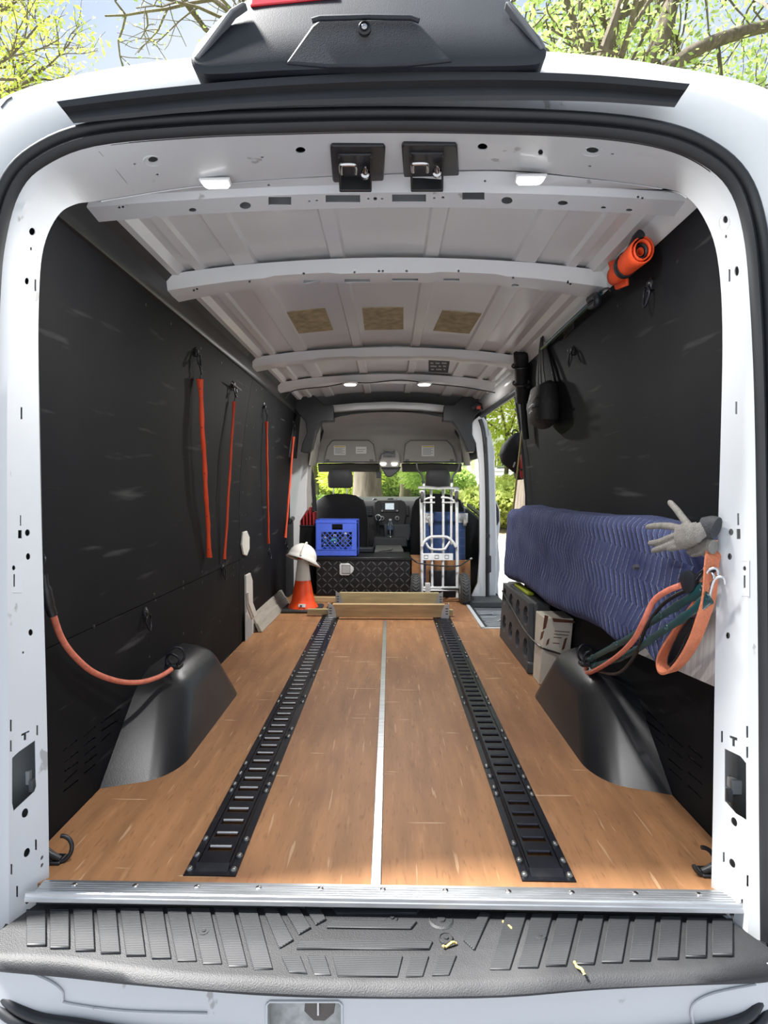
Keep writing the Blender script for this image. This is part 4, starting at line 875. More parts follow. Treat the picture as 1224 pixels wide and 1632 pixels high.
m = MB(); m.loft([[(-.86,3.70,1.30),(-.86,4.9,1.22)],[(-.84,3.70,1.60),(-.80,4.9,1.40)],[(-.70,3.70,1.80),(-.66,4.9,1.62)],[(0,3.70,1.86),(0,4.9,1.66)],[(.70,3.70,1.80),(.66,4.9,1.62)],[(.84,3.70,1.60),(.80,4.9,1.40)],[(.86,3.70,1.30),(.86,4.9,1.22)]]); m.build('cab_roof', WHITE, cabL, smooth=60)
m = MB(); m.loft([[(-.82,4.9,1.25),(.82,4.9,1.25)],[(-.70,4.88,1.66),(.70,4.88,1.66)]]); m.build('cab_brow', GREYT, cabL)
m = MB(); m.box(-.82,.82,5.05,5.62,.1,.80); m.build('bulkhead', CAVITY, cabL)
# ---- dashboard
d = thing('dashboard', 'black dashboard with radio screen, knobs and air vents', 'dashboard', PY(621,880,5.0))
DB = mat('dash_black', (.018,.018,.019), .55, var=.15)
m = MB(); N = 20; rows = []
for yy, zz in ((4.98,.20),(4.96,.55),(4.95,.74),(4.98,.80),(5.08,.825),(5.55,.84)):
    rows.append([Vector((-.78+1.56*i/N, yy + .0*abs(i-10)/10, zz + (.02 if 3 < i < 17 else 0)*(zz > .7))) for i in range(N+1)])
m.loft(rows); m.build('dash_body', DB, d, smooth=40)
poly(at(4.90, [(597,800),(602,797),(640,797),(645,800),(648,820),(644,838),(600,838),(596,820)]), (0,.08,0), 'centre_stack', DB, d, .008)
poly(at(4.89, rct(607,800,636,816)), (0,.02,0), 'radio_bezel', BLK, d, .003); poly(at(4.885, rct(614,802,628,812)), (0,.01,0), 'radio_screen', SCREEN, d)
for cx, cy, r in ((609,814,.011),(633,814,.011)):
    m = MB(); m.lathe(PY(cx,cy,4.885), (0,-1,0), [(r,0),(r,.02),(r*.7,.024)], 16); m.build('knob', mat('knob_grey', (.35,.35,.34), .4, metal=.4), d, smooth=40)
for cx, cy in ((609,826),(633,826)):
    m = MB(); m.torus(PY(cx,cy,4.88), (0,1,0), .018, .006, 20, 8); m.build('dial_ring', mat('knob_grey', (.35,.35,.34), .4), d, smooth=True)
    m = MB(); m.lathe(PY(cx,cy,4.885), (0,-1,0), [(.014,0),(.013,.015)], 16); m.build('dial', BLK, d, smooth=40)
for k in range(6):
    m = MB(); c = PY(613+k*3.4,815,4.884); m.box(c.x-.006,c.x+.006,c.y,c.y+.01,c.z-.005,c.z+.005); m.build('button', mat('button_grey', (.06,.06,.06), .5), d)
for x0_, x1_ in ((641,652),(582,594)):
    v = poly(at(4.92, rct(x0_,806,x1_,822)), (0,.03,0), 'air_vent', BLK, d, .004)
    for k in range(4): poly(at(4.915, rct(x0_+1,808+k*3.4,x1_-1,809.2+k*3.4)), (0,.012,0), 'vent_slat', mat('slat_grey', (.045,.045,.047), .5), v)
poly(at(4.80, [(612,836),(652,836),(656,846),(652,862),(614,862)]), (0,.12,0), 'lower_tray', mat('tray_grey', (.05,.052,.055), .6), d, .01)
poly(at(4.70, [(596,856),(648,857),(650,872),(594,874)]), (0,.2,0), 'centre_console', mat('console_grey', (.035,.036,.038), .6), d, .015)
# gear lever
c = PY(603,850,4.8); t = thing('gear_lever', 'black gear lever with a chrome ringed knob beside the dashboard', 'gear lever', c)
m = MB(); m.tube([c, c + Vector((0,-.02,.08)), c + Vector((0,-.03,.12))], [.022,.012,.010], 10); m.build('lever', BLK, t, smooth=True)
m = MB(); m.lathe(PY(603,832,4.77), (0,0,1), [(.012,0),(.024,.02),(.028,.05),(.02,.075),(.006,.085)], 14); m.build('knob', BLK, t, smooth=True)
m = MB(); m.torus(PY(603,825,4.755), (0,1,0), .026, .007, 20, 8, sx=1.2); m.build('chrome_ring', CHROME, t, smooth=True)
# phone mounts on the dash top
c = PY(597,803,5.02); t = thing('phone_mount', 'round black phone mount standing on the dashboard', 'phone mount', PY(597,808,5.02))
m = MB(); m.torus(c + Vector((0,0,.025)), (0,1,0), .026, .010, 20, 8); m.build('ring', BLK, t, smooth=True); m = MB(); m.cyl(c + Vector((0,0,-.05)), c + Vector((0,0,.0)), .012, 8); m.build('stem', BLK, t)
c = PY(622,797,5.05); t = thing('toll_reader', 'flat black gadget on a bracket on top of the dashboard', 'gadget', PY(622,799,5.05))
m = MB(); m.box(c.x-.032,c.x+.032,c.y-.02,c.y+.02,c.z+.004,c.z+.022); m.build('gadget_body', BLK, t, bevel=.004); m = MB(); m.tube([c + Vector((-.06,0,-.008)), c + Vector((-.03,0,.01)), c + Vector((.05,0,.006)), c + Vector((.075,0,.012))], .005, 6); m.build('arm', BLK, t)
# water bottle
def bottle(c, r, h, label, lab=(.10,.2,.55), lie=None, mt=None, grp=None):
    ax = Vector(lie).normalized() if lie else Vector((0,0,1)); t = thing('water_bottle', label, 'bottle', c, grp)
    m = MB(); m.lathe(c, ax, [(r*.8,0),(r,.01),(r,h*.35),(r*.93,h*.4),(r,h*.45),(r,h*.66),(r*.42,h*.86),(r*.4,h*.92)], 16); m.build('bottle_body', mt or BOTTLE, t, smooth=50)
    m = MB(); m.lathe(c + ax*h*.42, ax, [(r*1.01,0),(r*1.01,h*.2)], 16); m.build('paper_band', mat('band%.2f' % lab[2], lab, .5), t, smooth=40)
    m = MB(); m.lathe(c + ax*h*.9, ax, [(r*.45,0),(r*.45,h*.07),(r*.3,h*.075)], 14); m.build('cap', mat('cap_white', (.7,.72,.74), .4), t, smooth=40)
bottle(PY(622,857,4.72), .033, .20, 'clear water bottle standing in front of the dashboard', (.07,.10,.16))
# ---- seats
def seat(cx, Y, label, lab2):
    t = thing('car_seat', label, 'seat', (cx, Y, -.10), 'front seats')
    def sec(z, w, dp, y, p=3.2, n=28):
        return [Vector((cx + w*math.copysign(abs(math.cos(a))**(2/p), math.cos(a)), y + dp*math.copysign(abs(math.sin(a))**(2/p), math.sin(a)), z)) for a in [2*math.pi*k/n for k in range(n)]]
    m = MB(); rows = [sec(.22,.23,.07,Y+.0), sec(.28,.25,.09,Y), sec(.45,.262,.095,Y+.02), sec(.62,.262,.09,Y-.0), sec(.76,.25,.08,Y-.03), sec(.84,.215,.065,Y-.04), sec(.885,.15,.045,Y-.045), sec(.90,.06,.02,Y-.045)]
    m.loft(rows, True, True); m.build('backrest', SEATM, t, smooth=True)
    m = MB(); m.tube([r[2] + Vector((.01,-.03,0)) for r in rows[1:6]], .012, 8); m.build('bolster_piping', HEADR, t, smooth=True)
    m = MB(); rows = [sec(.955,.10,.035,Y-.04), sec(.97,.118,.05,Y-.04), sec(1.06,.122,.055,Y-.045), sec(1.12,.108,.05,Y-.05), sec(1.14,.085,.03,Y-.05)]; m.loft(rows, True, True); m.build('headrest', HEADR, t, smooth=True)
    for s in (-1,1): 
        m = MB(); m.cyl((cx+s*.065,Y-.04,.87), (cx+s*.065,Y-.04,.97), .007, 10); m.build('headrest_post', CHROME, t, smooth=40)
    m = MB(); rows = [sec(.10,.24,.26,Y+.30), sec(.24,.27,.30,Y+.30), sec(.30,.25,.28,Y+.30)]; m.loft(rows, True, True); m.build('seat_cushion', SEATM, t, smooth=True)
    MB().box(cx-.22,cx+.22,Y-.05,Y+.5,-.10,.12).build('seat_base', BLK, t, bevel=.02)
seat(PY(543,800,4.35).x, 4.35, 'black front seat with headrest behind the blue crate', '')
seat(PY(697,800,4.40).x, 4.40, 'black front seat with headrest behind the hand truck', '')
# ---- black tread-plate tool box behind the seats
Yt = 3.80; a, b_ = PY(504,950,Yt), PY(654,888,Yt); zt = b_.z
t = thing('tool_box', 'black diamond plate tool box across the front of the load floor', 'tool box', ((a.x+b_.x)/2, Yt+.2, 0))
TBX = mat('tread_plate', (.02,.02,.021), .32, metal=.4, var=.2, vs=20)
MB().box(a.x, b_.x, Yt, Yt+.42, .005, zt-.02).build('box_body', TBX, t, bevel=.006)
MB().box(a.x-.01, b_.x+.01, Yt-.012, Yt+.44, zt-.03, zt).build('lid', TBX, t, bevel=.006)
TBB = mat('tread_bar', (.14,.14,.14), .35, metal=.5, var=.3)
nx, nz_ = 17, 6; W_ = (b_.x - a.x)/nx; H_ = (zt-.05)/nz_; dia = None
for i in range(nx):
    for j in range(nz_):
        cx = a.x + (i+.5)*W_; cz = .015 + (j+.5)*H_; s = 1 if (i+j) % 2 else -1
        if dia is None:
            q = MB(); L_ = .5*math.hypot(W_, H_)*.86; q.tube([(-W_*.42,0,-H_*.42),(0,-.004,0),(W_*.42,0,H_*.42)], [.003,.006,.003], 6, ry=[.003,.006,.003]); dia = q.build('raised_bar', TBB, t, smooth=True); mir = q.build('raised_bar', TBB, t, smooth=True); 
            mir.data = dia.data.copy(); 
            for v in mir.data.vertices: v.co.x = -v.co.x
            dia.location = Vector((cx, Yt, cz - H_*.42)) - wloc(t); dsrc, msrc = dia, mir; mir.location = Vector((cx+W_, Yt, cz - H_*.42)) - wloc(t); continue
        if i == 1 and j == 0: continue
        inst(dsrc if s < 0 else msrc, 'raised_bar', (cx, Yt, cz - H_*.42), t)
p = PY(551,907,Yt-.02); m = MB(); m.prism([PY(*q, Yt-.016) for q in ((541,900),(543,898),(556,898),(563,904),(564,908),(562,912),(556,917),(543,917),(541,915))], (0,.012,0)); lt_ = m.build('paddle_latch', CHROMEW if False else mat('latch_white', (.72,.72,.71), .35, metal=.3), t, bevel=.003)
m = MB(); m.prism([PY(*q, Yt-.018) for q in rct(546,902,557,913)], (0,.004,0)); m.build('paddle', mat('latch_white2', (.55,.55,.54), .3, metal=.5), lt_); rim([(545,901),(558,901),(558,914),(545,914)], Yt-.018, 'paddle_gap', lt_, INK, .003)
# ---- blue milk crate on the tool box with bottles in it
Yc = 3.84; cl, cr_ = PY(502,884,Yc), PY(570,884,Yc); z0 = zt; x0_, x1_ = cl.x, cr_.x; H = PY(530,829,Yc).z - z0; D = .30
t = thing('milk_crate', 'blue plastic milk crate standing on the black tool box', 'crate', ((x0_+x1_)/2, Yc+.15, z0))
m = MB(); th_ = .008
m.box(x0_, x1_, Yc, Yc+th_, z0, z0+.062)
m.box(x0_, x1_, Yc, Yc+th_, z0+H-.02, z0+H); m.box(x0_, x0_+.055, Yc, Yc+th_, z0+.06, z0+H-.02); m.box(x1_-.05, x1_, Yc, Yc+th_, z0+.06, z0+H-.02)
hx0, hx1 = PY(529,840,Yc).x, PY(546,840,Yc).x; hz0, hz1 = z0+H-.085, z0+H-.035
m.box(x0_+.055, hx0-.03, Yc, Yc+th_, hz0-.02, z0+H-.02); m.box(hx1+.03, x1_-.05, Yc, Yc+th_, hz0-.02, z0+H-.02); m.box(hx0-.03, hx1+.03, Yc, Yc+th_, hz0-.02, hz0); m.box(hx0-.03, hx1+.03, Yc, Yc+th_, hz1, z0+H-.02); m.box(hx0-.03, hx0, Yc, Yc+th_, hz0, hz1); m.box(hx1, hx1+.03, Yc, Yc+th_, hz0, hz1)
for xs_ in (x0_, x1_-th_): m.box(xs_, xs_+th_, Yc, Yc+D, z0, z0+.06); m.box(xs_, xs_+th_, Yc, Yc+D, z0+H-.09, z0+H); m.box(xs_, xs_+th_, Yc, Yc+.04, z0+.06, z0+H-.09); m.box(xs_, xs_+th_, Yc+D-.04, Yc+D, z0+.06, z0+H-.09)
m.box(x0_, x1_, Yc+D-th_, Yc+D, z0, z0+.06); m.box(x0_, x1_, Yc+D-th_, Yc+D, z0+H-.09, z0+H-.02) if False else m.box(x0_, x1_, Yc+D-th_, Yc+D, z0+H-.025, z0+H); m.box(x0_, x1_, Yc, Yc+D, z0, z0+.008); m.build('crate_shell', CRATE, t)
zl0, zl1 = z0+.062, hz0-.02; xa, xb = x0_+.055, x1_-.05
for s in (-1, 1):
    for k in range(-3, 7):
        c0_ = xa + (xb-xa)*k/6; hh = zl1-zl0; q0, q1 = Vector((c0_, Yc+.004, zl0 if s > 0 else zl1)), Vector((c0_+hh, Yc+.004, zl1 if s > 0 else zl0))
        if q1.x <= xa or q0.x >= xb: continue
        if q0.x < xa: q0 = lerp(q0, q1, (xa-q0.x)/(q1.x-q0.x))
        if q1.x > xb: q1 = lerp(q0, q1, (xb-q0.x)/(q1.x-q0.x))
        m = MB(); m.tube([q0, q1], .0034, 6); m.build('lattice_bar', CRATE, t)
for k in range(6):
    m = MB(); xx = x0_+.02+(x1_-x0_-.04)*k/5; m.box(xx-.003, xx+.003, Yc-.004, Yc, z0+.004, z0+.058 if k in (1,2,3,4) else z0+H-.004); m.build('rib', CRATE, t)
for k, (zz) in enumerate((z0+.062, z0+H-.022)):
    m = MB(); m.box(x0_, x1_, Yc-.005, Yc, zz-.003, zz+.003); m.build('rib', CRATE, t)
for k, (dx, ln, lb, cl_) in enumerate(((.06,(.05,1,.5),'clear plastic bottle leaning at the left inside the blue crate',(.08,.22,.5)), (.15,(.05,1,.7),'clear plastic bottle in the middle of the blue crate',(.1,.45,.3)), (.25,(.05,1,.9),'clear plastic bottle with white cap at the right inside the blue crate',(.5,.55,.6)))):
    bottle(Vector((x0_+dx, Yc+.05, z0+.06)), .032, .2, lb, cl_, lie=ln)
# clipboard of papers on the tool box
t = thing('folder', 'grey folder with a pen lying on the black tool box', 'folder', (PY(615,875,4.0).x, 4.05, zt))
pA = [PZ(597,881,zt), PZ(643,880,zt), PZ(638,869,zt), PZ(600,870,zt)]; m = MB(); m.prism([p + Vector((0,0,.001)) for p in pA], (0,0,.02)); m.build('cover', GREYPAP, t, bevel=.003)
m = MB(); m.tube([PZ(604,879,zt+.024), PZ(622,877,zt+.024), PZ(626,875,zt+.024)], .004, 6); m.build('pen', BLK, t)
pB = PZ(500,886,zt); tag(MB().box(PY(505,0,3.9).x, PY(594,0,3.9).x, Yc+.31, Yc+.40, zt+.001, zt+.05).build('black_mat', BLKR, bevel=.01), 'black padded mat on the tool box behind the blue crate', 'mat')
# ================================================================== CARGO
# ---- traffic cone with a hard hat on top
cb = PZ(483,972,0); zc = cb.y
t = thing('traffic_cone', 'orange traffic cone with a white collar standing by the left wall', 'traffic cone', cb)
MB().box(cb.x-.15, cb.x+.15, cb.y-.14, cb.y+.14, .0, .025).build('base', mat('cone_base', (.03,.03,.03), .6), t, bevel=.012)
m = MB(); m.lathe(cb, (0,0,1), [(.118,.025),(.112,.04),(.095,.06),(.085,.10),(.060,.235)], 32); co = m.build('cone_body', CONEO, t, smooth=40)
m = MB(); m.lathe(cb, (0,0,1), [(.0605,.235),(.0607,.236),(.041,.40)], 32); m.build('reflective_collar', CONEW, t, smooth=40)
m = MB(); m.lathe(cb, (0,0,1), [(.041,.40),(.030,.45),(.026,.46)], 32); m.build('tip', CONEO, t, smooth=40)
c = cb + Vector((.035,-.11,.05)); m = MB(); m.prism([c + Vector((-.055,-.0,-.005)), c + Vector((.0,-.008,-.008)), c + Vector((.0,.004,.014)), c + Vector((-.055,.01,.014))], (0,.01,0)); sk = m.build('maker_sticker', PAPER, t)
m = MB(); m.box(c.x-.042, c.x-.026, c.y-.008, c.y, c.z+.0, c.z+.009); m.build('sticker_mark', INK, sk)
hc = cb + Vector((-.005,-.01,.405)); t = thing('hard_hat', 'white hard hat resting tilted on the traffic cone', 'hard hat', hc)
m = MB(); rows = []; til = Matrix.Rotation(R(16), 4, 'Y') @ Matrix.Rotation(R(-14), 4, 'X')
for j in range(9):
    a = math.pi/2*j/8; rr = math.cos(a)
    rows.append([hc + til @ Vector(((.112*rr)*math.cos(b), (.135*rr)*math.sin(b), .005 + .112*math.sin(a)*(1 + .05*(abs(math.cos(b)) < .15)))) for b in [2*math.pi*k/36 for k in range(36)]])
brim = [hc + til @ Vector(((.128 + .03*max(0, math.cos(b-.2))**3)*math.cos(b), (.150)*math.sin(b), -.012 - .012*max(0, math.cos(b)))) for b in [2*math.pi*k/36 for k in range(36)]]
m.loft([brim] + rows, True); m.build('shell', HATW, t, smooth=60, solid=.004)
m = MB(); m.tube([hc + til @ Vector((0, .137*math.cos(a), .007+.115*math.sin(a))) for a in [math.pi*k/16 for k in range(17)]], .008, 8, ry=.012); m.build('crown_ridge', HATW, t, smooth=True)
m = MB(); m.tube([hc + til @ Vector((.098*math.cos(b), .118*math.sin(b), -.004)) for b in [2*math.pi*k/24 for k in range(24)]], .004, 6, ry=.012, up=(0,0,1), closed=True); m.build('inner_band', mat('band_grey', (.35,.33,.3), .8), t, smooth=True)
# ---- dark bin of red-handled tools by the left wall
bx0, bx1 = PY(466,0,3.98).x, PY(499,0,3.98).x; zb = PY(480,838,3.98).z; zt2 = PY(480,808,3.98).z
t = thing('storage_bin', 'tall black fabric bin between the left wall and the crate', 'bin', ((bx0+bx1)/2, 4.1, 0))
m = MB(); m.hexa([(bx0,3.98,.001),(bx1,3.98,.001),(bx1,4.22,.001),(bx0,4.22,.001),(bx0-.005,3.97,zb),(bx1+.005,3.97,zb),(bx1+.005,4.22,zb),(bx0-.005,4.22,zb)]); m.build('bin_body', SEATM, t, bevel=.01)
m = MB(); m.tube([(bx0-.01,3.965,zb),(bx1+.01,3.965,zb),(bx1+.01,4.22,zb),(bx0-.01,4.22,zb)], .008, 6, closed=True); m.build('rim', BLK, t)
for k in range(6):
    xx = bx0+.015 + (bx1-bx0-.03)*k/5; hgt = (zt2-zb)*(.85+.15*math.sin(k*2.1)); m = MB()
    m.hexa([(xx-.009,4.0,zb-.03),(xx+.007,4.0,zb-.03),(xx+.007,4.19,zb-.03),(xx-.009,4.19,zb-.03),(xx-.012,4.0,zb+hgt),(xx+.004,4.0,zb+hgt),(xx+.004,4.19,zb+hgt),(xx-.012,4.19,zb+hgt)])
    tag(m.build('red_folder', REDM, bevel=.003), 'dark red file standing in the black bin left of the crate', 'file', 'red files in the black bin')
# ---- hand truck
YH = lambda py: 3.52 + (950-py)/190*.20
H3 = lambda px, py, o_=0: PY(px, py, YH(py)+o_)
t = thing('hand_truck', 'aluminium folding hand truck with black rubber wheels', 'hand truck', PZ(705,958,0))
def bar(pl, r, name='frame_bar', m_=ALUF, o_=0, n=8, smooth_path=False):
    pts = [H3(*p, o_) for p in pl]; pts = cat(pts, 4) if smooth_path else pts
    m = MB(); m.tube(pts, r, n); return m.build(name, m_, t, smooth=True)
bar([(671,795),(672,860),(673,947)], .013, 'outer_rail'); bar([(728,800),(728.5,870),(729,953)], .014, 'outer_rail')
bar([(675.5,770),(676,800),(676.5,862)], .011, 'handle_rail', o_=.03); bar([(720,768),(719.5,800),(719,868)], .011, 'handle_rail', o_=.03)
bar([(687,780),(688,850),(689,937)], .011, 'upright_bar', o_=.01); bar([(706.5,780),(706.5,850),(706,937)], .011, 'upright_bar', o_=.01)
bar([(671,803),(675,797),(684,793.5),(693,793)], .009, 'top_arch', smooth_path=True); bar([(703,793),(714,793.5),(722,797),(728,803)], .009, 'top_arch', smooth_path=True)
bar([(673,801),(693,801)], .007, 'cross_bar'); bar([(704,801),(724,801)], .007, 'cross_bar')
bar([(672,871),(677,862),(685,856.5),(693,855.5),(707,855.5),(714,857),(721,863),(727,872)], .013, 'kick_arch', o_=-.03, smooth_path=True)
bar([(679,865),(683,872),(690,875.5),(707,875.5),(711,872),(717,863)], .010, 'stair_glide', o_=-.02, smooth_path=True)
for y0_, y1_, x0_, x1_, nm in ((882,893,673,722,'cross_plate'),(935,938.5,672,731,'axle_beam'),(939.5,942,672,730,'axle_beam')):
    m = MB(); q = [H3(x0_,y0_,-.012), H3(x1_,y0_,-.012), H3(x1_,y1_,-.012), H3(x0_,y1_,-.012)]; m.prism(q, (0,.012,0)); pl_ = m.build(nm, ALUF, t, bevel=.002)
    if nm == 'cross_plate':
        for cx in (679,696,712): 
            m = MB(); m.tube([H3(cx+dx, 887.5+dy_, -.014) for dx, dy_ in ((-3,-2.6),(3,-2.6),(3,2.6),(-3,2.6))], .0025, 5, closed=True); m.build('pressed_square', GREYT, pl_)
for px in (672.5, 720): 
    m = MB(); m.box(H3(px,0).x-.012, H3(px,0).x+.03, YH(935)-.02, YH(935)+.03, PY(px,947,3.52).z, PY(px,929,3.54).z); m.build('axle_bracket', ALUF, t, bevel=.003)
bar([(674,766),(675.5,771)], .013, 'grip', BLK, .03); bar([(719.5,764),(720,770)], .013, 'grip', BLK, .03)
bar([(664,738),(666,749),(672,757),(674.5,768)], .008, 'handle_loop', BLK, .05, smooth_path=True); bar([(733,738),(729,750),(722,758),(720.5,768)], .008, 'handle_loop', BLK, .05, smooth_path=True)
m = MB(); m.loft([[H3(x, y, -.02) for x, y in ((667,776),(680,775.5),(698,777.5),(714,776.5),(731,777))], [H3(x, y, -.06) for x, y in ((666,778.5),(680,778.5),(698,780),(714,779),(732,779.5))], [H3(x, y, .08) for x, y in ((669,774.5),(680,774),(698,776),(714,775),(729,775.5))]]); m.build('folded_toe_plate', ALUF, t, solid=.006, smooth=True)
def tyre(c, r, wd, parent, tread=True):
    wp = MB(); wp.lathe(c - Vector((wd/2,0,0)), (1,0,0), [(r*.62,.0),(r*.86,0),(r*.97,wd*.18),(r,wd*.5),(r*.97,wd*.82),(r*.86,wd),(r*.62,wd)], 32); w_ = wp.build('tyre', mat('tyre_rubber', (.06,.06,.058), .75, bump=.4, bs=120), parent, smooth=50)
    hb = MB(); hb.lathe(c - Vector((wd*.42,0,0)), (1,0,0), [(.02,-.01),(r*.6,.0),(r*.62,wd*.84),(.02,wd*.9)], 24); hb.build('hub', mat('hub_grey', (.25,.25,.24), .5), w_, smooth=40)
    if tread:
        for k in range(30):
            for s in (-1, 1):
                a = 2*math.pi*k/30; 
                q = MB(); p_ = lambda b, x: c + Vector((x, -math.cos(b)*r*1.0, math.sin(b)*r*1.0)); q.tube([p_(a, 0), p_(a+.09, s*wd*.2), p_(a+.18, s*wd*.36)], .0042, 5); q.build('tread_lug', MATS['tyre_rubber'], w_)
tyre(PY(740,939,3.50) + Vector((0,0,0)), PY(740,914.5,3.50).z - PY(740,939,3.50).z, .075, t); 
cl_ = PY(662,938,3.56); tyre(cl_, PY(662,914.5,3.56).z - cl_.z, .075, t)
m = MB(); m.cyl(cl_, PY(740,939,3.50), .009, 8); m.build('axle', DARKM, t, smooth=40)
for px, py in ((672.5,792),(727.5,791)):
    c = H3(px, py, -.06); cs = MB(); cs.lathe(c - Vector((.012,0,0)), (1,0,0), [(.02,0),(.046,.0),(.048,.012),(.046,.024),(.02,.024)], 20); cw = cs.build('caster_wheel', MATS['tyre_rubber'], t, smooth=40)
    m = MB(); m.torus(c, (1,0,0), .030, .008, 18, 6); m.build('caster_hub', mat('caster_brass', (.42,.40,.30), .5), cw, smooth=True)
    m = MB(); m.box(c.x-.02, c.x+.02, c.y-.01, c.y+.06, c.z+.03, c.z+.055); m.build('caster_fork', ALUF, t, bevel=.003)
t = thing('bungee_cord', 'thin dark bungee cord wrapped around the hand truck', 'bungee cord', H3(700,901,-.05))
cord([PY(655,889,3.6), H3(664,896,-.05), H3(680,899.5,-.06), H3(705,902,-.06), H3(730,902,-.05), H3(740,897,-.03), H3(749,891,.05)], .006, BLK, 'cord', t); 
c = H3(749,891,.05); m = MB(); m.tube(cat([c, c + Vector((.012,.01,.006)), c + Vector((.02,.03,.0)), c + Vector((.01,.05,-.01))], 4), .006, 8); m.build('hook', ALUF, t, smooth=True)
# ---- blue platform dolly standing on edge behind the hand truck
Yd = 3.83; xa, xb = PY(678,0,Yd).x, PY(746,0,Yd).x; z1_ = PY(700,816,Yd).z
t = thing('platform_dolly', 'blue plastic platform dolly standing on edge behind the hand truck', 'dolly', ((xa+xb)/2, Yd+.03, .0))
MB().box(xa, xb, Yd+.03, Yd+.05, .001, z1_).build('deck', NAVY, t)
for s, w0, w1 in ((0, xa, xa+.05), (1, xb-.09, xb)):
    MB().box(w0, w1, Yd, Yd+.03, .001, z1_-.09).build('side_rib', NAVY, t, bevel=.004)
    for k in range(9): MB().box(w0+.004, w1-.004, Yd-.004, Yd, .02+k*.07, .028+k*.07).build('cross_rib', mat('dolly_blue_light', (.06,.11,.28), .5), t)
MB().box(xa, xb, Yd, Yd+.03, z1_-.085, z1_).build('end_rib', NAVY, t, bevel=.004)
for px in (682.5, 737.5):
    c = PY(px, 826, Yd-.004); m = MB(); m.box(c.x-.045, c.x+.045, Yd-.004, Yd, c.z-.04, c.z+.045); cp = m.build('caster_plate', ALUF, t, bevel=.003)
    m = MB(); m.torus(c + Vector((.008,-.004,.01)), (0,1,0), .026, .006, 20, 6); m.build('swivel_ring', ALUF, cp, smooth=True)
    m = MB(); m.lathe(c + Vector((-.0,-.035,-.028)), (1,0,0), [(.008,0),(.036,0),(.038,.012),(.036,.026),(.008,.026)], 20); m.build('caster_wheel', mat('caster_grey', (.40,.38,.35), .6), cp, smooth=40)
# ---- cardboard pieces
Yk = 3.82; a, b_ = PY(656,945,Yk), PY(676,891,Yk); tag(MB().box(a.x, b_.x, Yk, Yk+.35, .001, b_.z).build('cardboard_box', KRAFT, bevel=.004), 'brown cardboard box between the tool box and the hand truck', 'cardboard box')
Yk = 3.78; a, b_ = PY(679,908,Yk), PY(750,893,Yk); tag(MB().box(a.x, b_.x, Yk, Yk+.03, .001, b_.z).build('cardboard_sheet', KRAFT, bevel=.004), 'brown cardboard sheet behind the lower half of the hand truck', 'cardboard')
Yk = 3.75; a, b_ = PY(684,909,Yk), PY(726,940,Yk); tag(MB().box(a.x, b_.x, Yk-.0, Yk+.02, .001, a.z).build('black_case', BLKR, bevel=.006), 'black flat case leaning behind the bottom of the hand truck', 'case')

# ---- moving blanket bundle along the right wall
BLN = bpy.data.materials.new('quilted_blanket'); BLN.use_nodes = True; n = BLN.node_tree; bs_ = n.nodes['Principled BSDF']; bs_.inputs['Roughness'].default_value = .92; bs_.inputs['Specular IOR Level'].default_value = .15
def nd(tp, **k):
    x = n.nodes.new(tp)
    for a, v in k.items(): setattr(x, a, v)
    return x
def mth(op, a, b=None, c=None):
    x = nd('ShaderNodeMath', operation=op)
    for i, v in enumerate((a, b, c)):
        if v is None: continue
        if hasattr(v, 'links') or hasattr(v, 'is_linked'): n.links.new(v, x.inputs[i])
        else: x.inputs[i].default_value = v
    return x.outputs[0]
uv = nd('ShaderNodeUVMap'); sp = nd('ShaderNodeSeparateXYZ'); n.links.new(uv.outputs['UV'], sp.inputs[0])
zn = nd('ShaderNodeTexNoise'); zn.inputs['Scale'].default_value = 6; n.links.new(uv.outputs['UV'], zn.inputs['Vector'])
U = mth('ADD', sp.outputs[0], mth('MULTIPLY', zn.outputs['Fac'], .03)); V = sp.outputs[1]
tri = mth('PINGPONG', V, .085)
ph = mth('ADD', U, mth('MULTIPLY', tri, .55))
ln = mth('PINGPONG', mth('MULTIPLY', ph, 1/.036), .5)          # 0..0.5, a seam at 0
seam = mth('LESS_THAN', ln, .05)
dash = mth('GREATER_THAN', mth('FRACT', mth('MULTIPLY', V, 60.0)), .12)
zs = nd('ShaderNodeTexNoise'); zs.inputs['Scale'].default_value = 9; n.links.new(uv.outputs['UV'], zs.inputs['Vector'])
vis = nd('ShaderNodeMapRange'); vis.inputs['From Min'].default_value = .32; vis.inputs['From Max'].default_value = .55; n.links.new(zs.outputs['Fac'], vis.inputs['Value'])
fac = mth('MULTIPLY', mth('MULTIPLY', seam, dash), mth('MULTIPLY', vis.outputs['Result'], .8))
zc_ = nd('ShaderNodeTexNoise'); zc_.inputs['Scale'].default_value = 5; zc_.inputs['Detail'].default_value = 6; n.links.new(uv.outputs['UV'], zc_.inputs['Vector'])
rc = nd('ShaderNodeValToRGB'); rc.color_ramp.elements[0].position = .3; rc.color_ramp.elements[1].position = .7; rc.color_ramp.elements[0].color = (.046,.056,.135,1); rc.color_ramp.elements[1].color = (.076,.092,.19,1); n.links.new(zc_.outputs['Fac'], rc.inputs['Fac'])
mx = nd('ShaderNodeMix', data_type='RGBA'); mx.inputs['B'].default_value = (.42,.45,.55,1); n.links.new(fac, mx.inputs['Factor']); n.links.new(rc.outputs['Color'], mx.inputs['A']); n.links.new(mx.outputs['Result'], bs_.inputs['Base Color'])
bpn = nd('ShaderNodeBump'); bpn.inputs['Strength'].default_value = .8; bpn.inputs['Distance'].default_value = .012; n.links.new(mth('POWER', mth('MULTIPLY', ln, 2.0), .5), bpn.inputs['Height']); n.links.new(bpn.outputs['Normal'], bs_.inputs['Normal'])
from mathutils import noise as mnoise
t = thing('moving_blanket', 'navy quilted moving blanket wrapped around panels along the right wall', 'blanket', (.78,1.2,.40))
